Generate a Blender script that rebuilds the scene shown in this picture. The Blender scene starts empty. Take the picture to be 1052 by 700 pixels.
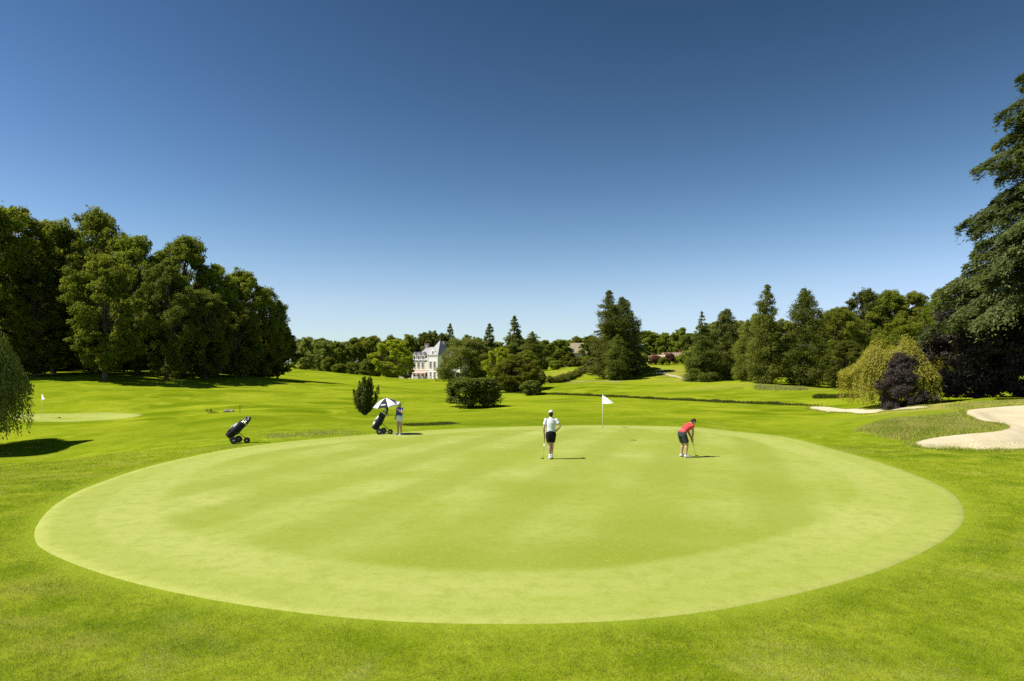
import bpy, math, random
import numpy as np
from mathutils import Vector, Matrix
from mathutils.geometry import delaunay_2d_cdt

# ------------------------------------------------------------------ basics
FOC, CX, HZ, CH = 700.0, 526.0, 387.0, 3.0      # focal length (px), optical axis x, horizon y, eye height
PI = math.pi
sc = bpy.context.scene
col = sc.collection
RNG = np.random.default_rng(7)

def tag(o, label=None, cat=None, group=None, kind=None):
    if label: o['label'] = label
    if cat: o['category'] = cat
    if group: o['group'] = group
    if kind: o['kind'] = kind
    return o

def empty(name, loc, rz=0.0, scale=None):
    o = bpy.data.objects.new(name, None)
    col.objects.link(o)
    o.location = loc
    o.rotation_euler = (0, 0, rz)
    if scale: o.scale = scale
    return o

# ------------------------------------------------------------------ terrain
# control points: (picture x, picture y, distance)  -> height of the ground there
_cp = [
 # flat apron and green
 (0,700,6.7),(263,700,6.7),(526,700,6.7),(790,700,6.7),(1052,700,6.7),
 (526,640,8.3),(200,600,9.86),(850,600,9.86),(526,560,12.1),(40,548,13.0),(985,530,14.7),
 (250,500,18.6),(800,500,18.6),(526,500,18.6),(100,500,18.6),(960,500,18.6),(1052,500,18.6),(0,500,18.4),
 (526,472,24.7),(700,472,24.7),(350,472,24.7),(870,472,24.9),
 (526,449,33.9),(400,448,34.4),(660,449,33.9),(620,440,39.8),(450,442,38.4),(760,447,35.2),(245,456,30.4),(412,447,35.0),
 # left: the dip, the second green and the rise to the wood
 (60,466,34.0),(0,462,37.0),(-80,462,39.0),(140,455,34.0),(-40,440,47.0),(20,436,49.0),
 (30,430,57.0),(90,429,57.0),(145,426,58.0),(200,440,41.0),(215,425,52.0),
 (100,388,82.0),(100,400,72.0),(100,415,63.0),(0,388,80.0),(0,402,68.0),(-80,388,78.0),
 (190,389,90.0),(190,402,74.0),(250,388,100.0),(250,402,77.0),(250,420,58.0),(300,389,112.0),(300,405,80.0),(300,432,43.5),
 # middle
 (375,428,51.0),(400,405,85.0),(350,405,85.0),(400,395,150.0),(340,394,160.0),(400,391,262.0),(440,391,270.0),
 (330,381,232.0),(315,380,250.0),(487,419,66.0),(487,402,120.0),(526,411,88.0),(560,404,112.0),(536,404,116.0),
 (600,415,66.0),(600,425,54.0),(700,425,54.0),(700,435,43.5),
 (700,411,83.0),(780,415,72.0),(850,417,66.0),(630,390,157.0),(700,397,122.0),(800,396,108.0),(740,400,104.0),
 (700,378,172.0),(690,374,188.0),(590,386,168.0),(610,376,190.0),(570,379,210.0),(540,385,200.0),(660,382,168.0),
 (640,396,122.0),(580,394,130.0),
 # right: bunkers, mound and the belt of trees
 (1000,463,27.6),(1052,462,27.8),(1120,462,28.0),(940,456,30.4),(1000,421,37.6),(1052,418,37.0),(1000,413,43.5),(1052,411,45.0),
 (1150,411,45.0),(940,416,50.0),(900,424,50.0),(840,421,58.0),(860,441,38.5),(920,431,36.0),(1010,430,35.0),(970,430,36.0),
 (900,404,82.0),(900,396,120.0),(1000,400,80.0),(1000,392,130.0),(830,399,106.0),(760,392,112.0),
 # far
 (100,378,170.0),(300,378,330.0),(450,377,340.0),(600,370,330.0),(750,365,250.0),(900,368,220.0),(1100,370,220.0),(-200,380,150.0),
]
_CPX = np.array([((p[0]-CX)*p[2]/FOC, p[2], CH-(p[1]-HZ)*p[2]/FOC) for p in _cp] +
                [(x, y, 0.0) for x in (-9, -3, 3, 9) for y in (-5, 1.5)] + [(-20, 3, 0.0), (20, 3, 0.0)])
def _uv(X, Y):
    Yc = np.clip(Y, -5, 400)
    return np.clip(X/(Yc+12), -1.15, 1.15), np.log(Yc+12)*0.9
def _kern(r2):
    return 0.5*r2*np.log(r2+1e-12)
_U, _V = _uv(_CPX[:, 0], _CPX[:, 1])
_n = len(_U)
_K = _kern((_U[:, None]-_U[None])**2+(_V[:, None]-_V[None])**2)+np.eye(_n)*0.002
_Pm = np.stack([np.ones(_n), _U, _V], 1)
_A = np.block([[_K, _Pm], [_Pm.T, np.zeros((3, 3))]])
_sol = np.linalg.solve(_A, np.concatenate([_CPX[:, 2], np.zeros(3)]))
def terr(X, Y):
    X = np.asarray(X, float); Y = np.asarray(Y, float)
    shp = np.broadcast(X, Y).shape
    X = np.broadcast_to(X, shp).ravel(); Y = np.broadcast_to(Y, shp).ravel()
    out = np.empty(len(X))
    for i in range(0, len(X), 20000):
        u, v = _uv(X[i:i+20000], Y[i:i+20000])
        k = _kern((u[:, None]-_U[None])**2+(v[:, None]-_V[None])**2)
        out[i:i+20000] = k@_sol[:_n]+_sol[_n]+_sol[_n+1]*u+_sol[_n+2]*v
    d_ = np.hypot((X+1)/13.0, (Y-25)/18.5)
    near = np.clip((d_-1.16)/.5, 0, 1)*np.clip((Y-14)/14, 0, 1)*np.clip((84-Y)/26, 0, 1)
    out += near*(0.10*np.sin(X*0.55+1.7*np.sin(Y*0.19)+.8)*np.sin(Y*0.43+X*0.13)+0.05*np.sin(X*1.1-Y*.31)*np.sin(Y*.83+.6*np.sin(X*.4)))
    far = np.clip((np.hypot(X, Y)-44)/30, 0, 1)
    out += far*0.07*(np.sin(X*0.21+1.3*np.sin(Y*0.11))+np.sin(Y*0.17+X*0.07))
    out = np.clip(out, -4, 16)
    return out.reshape(shp)
def tz(x, y): return float(terr(np.array([x]), np.array([y]))[0])

_YS = np.geomspace(4.5, 380, 3000)
def hit(px, py):
    """where the sight line through a picture point meets the ground"""
    X = (px-CX)*_YS/FOC; Z = CH-(py-HZ)*_YS/FOC
    h = np.nonzero(Z <= terr(X, _YS))[0]
    k = h[0] if len(h) else -1
    return float(X[k]), float(_YS[k])
def at(px, Y):
    x = (px-CX)*Y/FOC
    return Vector((x, Y, tz(x, Y)))

def catmull(P, per=6):
    P = np.array(P, float); n = len(P); out = []
    for i in range(n):
        a, b, c, d = P[i-1], P[i], P[(i+1) % n], P[(i+2) % n]
        for k in range(per):
            t = k/per
            out.append(0.5*((2*b)+(c-a)*t+(2*a-5*b+4*c-d)*t*t+(3*b-a-3*c+d)*t**3))
    return np.array(out)
def inside(P, X, Y):
    r = np.zeros(len(X), bool); n = len(P)
    for i in range(n):
        x0, y0 = P[i]; x1, y1 = P[(i+1) % n]
        if y0 == y1: continue
        c = ((y0 > Y) != (y1 > Y)) & (X < (x1-x0)*(Y-y0)/(y1-y0)+x0)
        r ^= c
    return r
def edist(P, X, Y):
    d = np.full(len(X), 1e9); n = len(P)
    for i in range(n):
        a = P[i]; e = P[(i+1) % n]-a; L = e@e+1e-12
        t = np.clip(((X-a[0])*e[0]+(Y-a[1])*e[1])/L, 0, 1)
        d = np.minimum(d, np.hypot(X-a[0]-t*e[0], Y-a[1]-t*e[1]))
    return d

# ------------------------------------------------------------------ materials
def new_mat(name):
    m = bpy.data.materials.new(name); m.use_nodes = True
    nt = m.node_tree
    return m, nt, nt.nodes['Principled BSDF']
def N(nt, typ, **kw):
    n = nt.nodes.new(typ)
    for k, v in kw.items():
        if k in ('op', 'operation'): n.operation = v
        elif hasattr(n, k) and k not in n.inputs: setattr(n, k, v)
        else: n.inputs[k].default_value = v
    return n
def L(nt, a, b): nt.links.new(a, b)
def mixc(nt, fac, a, b, mode='MIX'):
    n = nt.nodes.new('ShaderNodeMix'); n.data_type = 'RGBA'; n.blend_type = mode
    for s, v in ((n.inputs[0], fac), (n.inputs[6], a), (n.inputs[7], b)):
        if hasattr(v, 'is_output'): L(nt, v, s)
        elif isinstance(v, (int, float)): s.default_value = v
        else: s.default_value = (*v, 1)
    return n.outputs[2]
def ramp(nt, src, lo, hi):
    n = nt.nodes.new('ShaderNodeMapRange'); n.clamp = True
    n.inputs[1].default_value = lo; n.inputs[2].default_value = hi
    L(nt, src, n.inputs[0]); return n.outputs[0]
def noise(nt, scale, detail=3, vec=None, dist=0.0, rough=0.55):
    n = N(nt, 'ShaderNodeTexNoise'); n.inputs['Scale'].default_value = scale
    n.inputs['Detail'].default_value = detail; n.inputs['Distortion'].default_value = dist
    n.inputs['Roughness'].default_value = rough
    if vec is not None: L(nt, vec, n.inputs['Vector'])
    return n.outputs['Fac']
def math_(nt, op, a, b=0.5):
    n = nt.nodes.new('ShaderNodeMath'); n.operation = op
    for s, v in zip(n.inputs, (a, b)):
        if hasattr(v, 'is_output'): L(nt, v, s)
        else: s.default_value = v
    return n.outputs[0]
def attr(nt, name):
    n = nt.nodes.new('ShaderNodeAttribute'); n.attribute_name = name
    return n.outputs['Fac']

def plain(name, colr, rough=0.7, spec=0.3, metal=0.0, var=0.12, scale=8.0):
    m, nt, b = new_mat(name)
    tc = N(nt, 'ShaderNodeTexCoord')
    f = noise(nt, scale, 4, tc.outputs['Object'])
    dk = tuple(c*(1-var) for c in colr); lt = tuple(min(1, c*(1+var)) for c in colr)
    L(nt, mixc(nt, ramp(nt, f, 0.3, 0.7), dk, lt), b.inputs['Base Color'])
    b.inputs['Roughness'].default_value = rough
    b.inputs['Specular IOR Level'].default_value = spec
    b.inputs['Metallic'].default_value = metal
    return m

def grass_colour(nt, blades=False):
    """turf colour by place: lush and yellow patches, dry straw spots"""
    g = N(nt, 'ShaderNodeNewGeometry'); p = g.outputs['Position']
    big = noise(nt, 0.13, 5, p, 1.0)
    mid = noise(nt, 0.9, 4, p, 0.4)
    sm = noise(nt, 5.0, 4, p)
    k = 1.0
    c1 = (0.190, 0.250, 0.007); c2 = (0.110, 0.170, 0.004); c3 = (0.300, 0.340, 0.024)
    c = mixc(nt, ramp(nt, big, 0.36, 0.62), c2, c1)
    c = mixc(nt, ramp(nt, mid, 0.36, 0.72), c, c3)
    c = mixc(nt, math_(nt, 'MULTIPLY', ramp(nt, sm, 0.45, 0.7), 0.55), c, (0.095, 0.145, 0.005))
    straw = noise(nt, 0.45, 5, p, 0.8)
    fine = noise(nt, 9.0, 3, p)
    sf = math_(nt, 'MULTIPLY', ramp(nt, straw, 0.57, 0.72), ramp(nt, fine, 0.35, 0.6))
    c = mixc(nt, math_(nt, 'MULTIPLY', sf, 0.6), c, (0.31, 0.31, 0.075))
    return c, p

def make_ground_mat():
    m, nt, b = new_mat('turf')
    c, p = grass_colour(nt)
    # mowing passes across the fairway
    w = N(nt, 'ShaderNodeTexWave'); w.wave_type = 'BANDS'; w.bands_direction = 'X'
    mp = N(nt, 'ShaderNodeMapping'); mp.inputs['Rotation'].default_value = (0, 0, math.radians(62))
    L(nt, p, mp.inputs['Vector']); L(nt, mp.outputs[0], w.inputs['Vector'])
    w.inputs['Scale'].default_value = 0.045; w.inputs['Distortion'].default_value = 2.5
    w.inputs['Detail'].default_value = 2
    fw = attr(nt, 'fairway')
    c = mixc(nt, math_(nt, 'MULTIPLY', fw, 0.45), c, (0.225, 0.275, 0.009))
    und_shade = noise(nt, 0.055, 4, p, 1.2)  # deeper tone paints the shading of undulations into the turf colour
    c = mixc(nt, math_(nt, 'MULTIPLY', ramp(nt, und_shade, 0.45, 0.58), math_(nt, 'MULTIPLY', fw, 0.9)), c, (0.112, 0.165, 0.003))
    und_lit = noise(nt, 0.24, 4, p, 0.8)  # paler patches, the lit part of the painted undulations
    c = mixc(nt, math_(nt, 'MULTIPLY', ramp(nt, und_lit, 0.50, 0.66), math_(nt, 'MULTIPLY', fw, 0.85)), c, (0.290, 0.322, 0.020))
    c = mixc(nt, math_(nt, 'MULTIPLY', math_(nt, 'MULTIPLY', ramp(nt, w.outputs['Fac'], 0.4, 0.6), fw), 0.30), c, (0.270, 0.310, 0.014))
    dry = attr(nt, 'dry')
    dn = noise(nt, 1.4, 4, p)
    c = mixc(nt, math_(nt, 'MULTIPLY', dry, ramp(nt, dn, 0.25, 0.6)), c, (0.31, 0.26, 0.07))
    lush = attr(nt, 'lush')
    c = mixc(nt, math_(nt, 'MULTIPLY', lush, 0.75), c, (0.105, 0.155, 0.004))
    c = mixc(nt, math_(nt, 'MULTIPLY', attr(nt, 'collar'), 0.75), c, (0.235, 0.290, 0.022))
    gr = noise(nt, 34.0, 3, p)
    c = mixc(nt, math_(nt, 'MULTIPLY', ramp(nt, gr, 0.35, 0.75), 0.35), c, (0.085, 0.120, 0.006))
    L(nt, c, b.inputs['Base Color'])
    b.inputs['Roughness'].default_value = 0.9
    b.inputs['Specular IOR Level'].default_value = 0.0
    bn = noise(nt, 60.0, 3, p); bn2 = noise(nt, 2.2, 4, p)
    bp = N(nt, 'ShaderNodeBump'); bp.inputs['Strength'].default_value = 0.5; bp.inputs['Distance'].default_value = 0.03
    L(nt, bn, bp.inputs['Height'])
    bp2 = N(nt, 'ShaderNodeBump'); bp2.inputs['Strength'].default_value = 0.5; bp2.inputs['Distance'].default_value = 0.12
    L(nt, bn2, bp2.inputs['Height']); L(nt, bp.outputs[0], bp2.inputs['Normal'])
    L(nt, bp2.outputs[0], b.inputs['Normal'])
    return m

def make_green_mat():
    m, nt, b = new_mat('putting_turf')
    g = N(nt, 'ShaderNodeNewGeometry'); p = g.outputs['Position']
    ed = attr(nt, 'edge')
    base = (0.268, 0.312, 0.044); lite = (0.372, 0.402, 0.108); deep = (0.205, 0.250, 0.022)
    big = noise(nt, 0.22, 3, p, 0.5)
    c = mixc(nt, ramp(nt, big, 0.35, 0.68), base, lite)
    # straight mowing passes, two directions
    for rot, sc_, amt in ((16.7, 0.105, 0.58), (-58, 0.09, 0.15)):
        w = N(nt, 'ShaderNodeTexWave'); w.bands_direction = 'X'
        mp = N(nt, 'ShaderNodeMapping'); mp.inputs['Rotation'].default_value = (0, 0, math.radians(rot))
        L(nt, p, mp.inputs['Vector']); L(nt, mp.outputs[0], w.inputs['Vector'])
        w.inputs['Scale'].default_value = sc_; w.inputs['Distortion'].default_value = 0.7; w.inputs['Detail'].default_value = 2; w.inputs['Detail Scale'].default_value = 0.8
        core = ramp(nt, ed, 2.0, 2.5)
        f = math_(nt, 'MULTIPLY', math_(nt, 'MULTIPLY', ramp(nt, w.outputs['Fac'], 0.22, 0.80), core), amt)
        f = math_(nt, 'MULTIPLY', f, ramp(nt, noise(nt, 0.22, 4, p, 0.3), 0.25, 0.58))
        c = mixc(nt, f, c, deep)
    c = mixc(nt, math_(nt, 'MULTIPLY', ramp(nt, attr(nt, 'worn'), 0.1, 0.9), 0.8), c, deep)
    # perimeter passes
    ring = math_(nt, 'SUBTRACT', ramp(nt, ed, 2.15, 1.95), ramp(nt, ed, 1.2, 1.1))
    c = mixc(nt, math_(nt, 'MULTIPLY', ramp(nt, ed, 2.35, 2.05), 0.55), c, lite)
    c = mixc(nt, math_(nt, 'MULTIPLY', ramp(nt, ed, 1.1, 0.95), 0.35), c, base)
    c = mixc(nt, math_(nt, 'MULTIPLY', ramp(nt, ed, 0.30, 0.10), 0.40), c, (0.40, 0.405, 0.12))
    sm = noise(nt, 2.6, 7, p, 0.0, 0.72)
    c = mixc(nt, math_(nt, 'MULTIPLY', ramp(nt, sm, 0.46, 0.74), 0.65), c, deep)
    sp = noise(nt, 16.0, 6, p, 0.0, 0.75)
    c = mixc(nt, math_(nt, 'MULTIPLY', ramp(nt, sp, 0.54, 0.72), 0.6), c, (0.43, 0.42, 0.15))
    sp3 = noise(nt, 24.0, 6, p, 0.0, 0.8)
    c = mixc(nt, math_(nt, 'MULTIPLY', ramp(nt, sp3, 0.52, 0.72), 0.7), c, (0.175, 0.215, 0.02))
    sp2 = noise(nt, 55.0, 3, p)
    c = mixc(nt, math_(nt, 'MULTIPLY', ramp(nt, sp2, 0.4, 0.75), 0.35), c, deep)
    L(nt, c, b.inputs['Base Color'])
    b.inputs['Roughness'].default_value = 0.85; b.inputs['Specular IOR Level'].default_value = 0.05
    bn = noise(nt, 90.0, 3, p)
    bp = N(nt, 'ShaderNodeBump'); bp.inputs['Strength'].default_value = 0.35; bp.inputs['Distance'].default_value = 0.01
    L(nt, bn, bp.inputs['Height']); L(nt, bp.outputs[0], b.inputs['Normal'])
    return m

def make_sand_mat():
    m, nt, b = new_mat('sand')
    g = N(nt, 'ShaderNodeNewGeometry'); p = g.outputs['Position']
    c = mixc(nt, ramp(nt, noise(nt, 0.7, 5, p), 0.3, 0.7), (0.45, 0.38, 0.235), (0.57, 0.49, 0.325))
    c = mixc(nt, math_(nt, 'MULTIPLY', ramp(nt, noise(nt, 40, 3, p), 0.5, 0.8), 0.3), c, (0.36, 0.29, 0.19))
    L(nt, c, b.inputs['Base Color']); b.inputs['Roughness'].default_value = 0.95
    b.inputs['Specular IOR Level'].default_value = 0.1
    bp = N(nt, 'ShaderNodeBump'); bp.inputs['Strength'].default_value = 0.5; bp.inputs['Distance'].default_value = 0.06
    rk = N(nt, 'ShaderNodeTexWave'); rk.inputs['Scale'].default_value = 1.1; rk.inputs['Distortion'].default_value = 5.0; rk.inputs['Detail'].default_value = 2
    L(nt, p, rk.inputs['Vector'])
    vo = N(nt, 'ShaderNodeTexVoronoi'); vo.inputs['Scale'].default_value = 1.6; L(nt, p, vo.inputs['Vector'])
    hgt = math_(nt, 'ADD', math_(nt, 'ADD', noise(nt, 2.5, 6, p), math_(nt, 'MULTIPLY', rk.outputs['Fac'], 0.05)), math_(nt, 'MULTIPLY', ramp(nt, vo.outputs['Distance'], 0.05, 0.22), 0.25))
    L(nt, hgt, bp.inputs['Height']); L(nt, bp.outputs[0], b.inputs['Normal'])
    return m

def leaf_mat(name, ca, cb, trans=0.30, rough=0.6, spec=0.12):
    m, nt, b = new_mat(name)
    t = attr(nt, 'tint')
    oi = N(nt, 'ShaderNodeObjectInfo')
    c = mixc(nt, t, ca, cb)
    hs = N(nt, 'ShaderNodeHueSaturation')
    hs.inputs['Hue'].default_value = 0.5
    v = N(nt, 'ShaderNodeMapRange'); v.inputs[3].default_value = 0.78; v.inputs[4].default_value = 1.22
    L(nt, oi.outputs['Random'], v.inputs[0]); L(nt, v.outputs[0], hs.inputs['Value'])
    h = N(nt, 'ShaderNodeMapRange'); h.inputs[3].default_value = 0.488; h.inputs[4].default_value = 0.512
    r2 = math_(nt, 'FRACT', math_(nt, 'MULTIPLY', oi.outputs['Random'], 7.31), 0)
    L(nt, r2, h.inputs[0]); L(nt, h.outputs[0], hs.inputs['Hue'])
    L(nt, c, hs.inputs['Color'])
    L(nt, hs.outputs[0], b.inputs['Base Color'])
    b.inputs['Roughness'].default_value = rough; b.inputs['Specular IOR Level'].default_value = spec
    tr = N(nt, 'ShaderNodeBsdfTranslucent')
    L(nt, mixc(nt, 1.0, hs.outputs[0], (1.3, 1.25, 0.6), 'MULTIPLY'), tr.inputs['Color'])
    mx = N(nt, 'ShaderNodeMixShader'); mx.inputs[0].default_value = trans
    L(nt, b.outputs[0], mx.inputs[1]); L(nt, tr.outputs[0], mx.inputs[2])
    L(nt, mx.outputs[0], nt.nodes['Material Output'].inputs['Surface'])
    return m

def blade_mat(name, mode):
    m, nt, b = new_mat(name)
    t = attr(nt, 'tint')
    if mode == 'lawn':
        c, p = grass_colour(nt)
        c = mixc(nt, 1.0, c, (1.65, 1.5, 1.5), 'MULTIPLY')
        c = mixc(nt, math_(nt, 'MULTIPLY', ramp(nt, t, 0.72, 1.0), 0.7), c, (0.50, 0.48, 0.16))
        c = mixc(nt, math_(nt, 'MULTIPLY', ramp(nt, t, 0.3, 0.0), 0.6), c, (0.09, 0.15, 0.006))
    elif mode == 'rough':
        c = mixc(nt, t, (0.27, 0.36, 0.016), (0.62, 0.54, 0.17))
    elif mode == 'ditch':
        c = mixc(nt, t, (0.06, 0.085, 0.008), (0.17, 0.18, 0.03))  # dark tone puts the shade of the ditch bank into the blades
    else:
        c = mixc(nt, t, (0.27, 0.31, 0.03), (0.60, 0.56, 0.24))
    L(nt, c, b.inputs['Base Color']); b.inputs['Roughness'].default_value = 0.6
    b.inputs['Specular IOR Level'].default_value = 0.12
    tr = N(nt, 'ShaderNodeBsdfTranslucent'); L(nt, c, tr.inputs['Color'])
    mx = N(nt, 'ShaderNodeMixShader'); mx.inputs[0].default_value = 0.42
    L(nt, b.outputs[0], mx.inputs[1]); L(nt, tr.outputs[0], mx.inputs[2])
    L(nt, mx.outputs[0], nt.nodes['Material Output'].inputs['Surface'])
    return m

def bark_mat(name, a, b_):
    m, nt, b = new_mat(name)
    tc = N(nt, 'ShaderNodeTexCoord')
    mp = N(nt, 'ShaderNodeMapping'); mp.inputs['Scale'].default_value = (1, 1, 0.2)
    L(nt, tc.outputs['Object'], mp.inputs['Vector'])
    f = noise(nt, 7, 5, mp.outputs[0])
    L(nt, mixc(nt, ramp(nt, f, 0.35, 0.65), a, b_), b.inputs['Base Color'])
    b.inputs['Roughness'].default_value = 0.9
    bp = N(nt, 'ShaderNodeBump'); bp.inputs['Strength'].default_value = 0.8; bp.inputs['Distance'].default_value = 0.05
    L(nt, f, bp.inputs['Height']); L(nt, bp.outputs[0], b.inputs['Normal'])
    return m

M = {}
M['ground'] = make_ground_mat()
M['green'] = make_green_mat()
M['sand'] = make_sand_mat()
M['path'] = plain('pale_dirt', (0.42, 0.36, 0.24), 0.95, 0.1, 0, 0.25, 1.5)
M['lawn_blade'] = blade_mat('lawn_blade', 'lawn')
M['rough_blade'] = blade_mat('rough_blade', 'rough')
M['ditch_shade_blade'] = blade_mat('ditch_shade_blade', 'ditch')
M['wispy_blade'] = blade_mat('wispy_blade', 'wispy')
M['bark'] = bark_mat('bark', (0.06, 0.045, 0.03), (0.14, 0.11, 0.08))
M['pale_bark'] = bark_mat('pale_bark', (0.14, 0.12, 0.09), (0.24, 0.21, 0.17))
M['oak'] = leaf_mat('oak_leaf', (0.130, 0.170, 0.018), (0.260, 0.285, 0.034), 0.5)
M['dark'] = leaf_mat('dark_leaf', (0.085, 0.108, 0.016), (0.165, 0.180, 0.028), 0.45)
M['light'] = leaf_mat('light_leaf', (0.130, 0.170, 0.012), (0.235, 0.265, 0.028), 0.48)
M['leafy'] = leaf_mat('leafy_leaf', (0.115, 0.150, 0.013), (0.220, 0.240, 0.026), 0.5)
M['lime'] = leaf_mat('lime_leaf', (0.340, 0.430, 0.024), (0.480, 0.560, 0.050), 0.55)
M['olive'] = leaf_mat('olive_leaf', (0.145, 0.170, 0.030), (0.240, 0.250, 0.052), 0.48)
M['fir'] = leaf_mat('fir_needle', (0.085, 0.112, 0.026), (0.185, 0.204, 0.046), 0.42)
M['cypress'] = leaf_mat('cypress_needle', (0.098, 0.128, 0.020), (0.215, 0.235, 0.040), 0.44)
M['cedar'] = leaf_mat('cedar_needle', (0.055, 0.074, 0.020), (0.165, 0.180, 0.060), 0.35)
M['purple'] = leaf_mat('purple_leaf', (0.046, 0.038, 0.036), (0.135, 0.106, 0.098), 0.38, 0.6, 0.10)
M['gold'] = leaf_mat('gold_willow_leaf', (0.300, 0.295, 0.034), (0.500, 0.450, 0.095), 0.5)
M['willow'] = leaf_mat('willow_leaf', (0.165, 0.195, 0.036), (0.330, 0.345, 0.100), 0.48)
M['hedge'] = leaf_mat('hedge_leaf', (0.075, 0.105, 0.014), (0.180, 0.200, 0.030), 0.38)
M['red_leaf'] = leaf_mat('red_leaf', (0.14, 0.065, 0.045), (0.23, 0.11, 0.07), 0.35)
M['far'] = leaf_mat('far_leaf', (0.150, 0.185, 0.042), (0.265, 0.290, 0.064), 0.5)

# ------------------------------------------------------------------ mesh helpers
def np_mesh(name, V, quads=None, tris=None):
    me = bpy.data.meshes.new(name)
    V = np.asarray(V, np.float32)
    me.vertices.add(len(V)); me.vertices.foreach_set('co', V.ravel())
    loops = []; starts = []; tot = []
    n = 0
    if quads is not None and len(quads):
        q = np.asarray(quads, np.int32); loops.append(q.ravel()); starts.append(n+np.arange(len(q))*4); tot.append(np.full(len(q), 4)); n += q.size
    if tris is not None and len(tris):
        t = np.asarray(tris, np.int32); loops.append(t.ravel()); starts.append(n+np.arange(len(t))*3); tot.append(np.full(len(t), 3)); n += t.size
    me.loops.add(n); me.loops.foreach_set('vertex_index', np.concatenate(loops).astype(np.int32))
    s = np.concatenate(starts).astype(np.int32)
    me.polygons.add(len(s)); me.polygons.foreach_set('loop_start', s)
    try: me.polygons.foreach_set('loop_total', np.concatenate(tot).astype(np.int32))
    except Exception: pass
    me.update(calc_edges=True)
    return me
def face_attr(me, name, vals):
    a = me.attributes.new(name, 'FLOAT', 'FACE'); a.data.foreach_set('value', np.asarray(vals, np.float32))
def vert_attr(me, name, vals):
    a = me.attributes.new(name, 'FLOAT', 'POINT'); a.data.foreach_set('value', np.asarray(vals, np.float32))
def smooth(me):
    me.polygons.foreach_set('use_smooth', np.ones(len(me.polygons), bool))
def link(name, me, mat=None, parent=None):
    o = bpy.data.objects.new(name, me); col.objects.link(o)
    if mat is not None:
        if len(me.materials) == 0: me.materials.append(mat)
    if parent is not None: o.parent = parent
    return o
def unit(v):
    return v/np.maximum(np.linalg.norm(v, axis=-1, keepdims=True), 1e-9)

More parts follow.
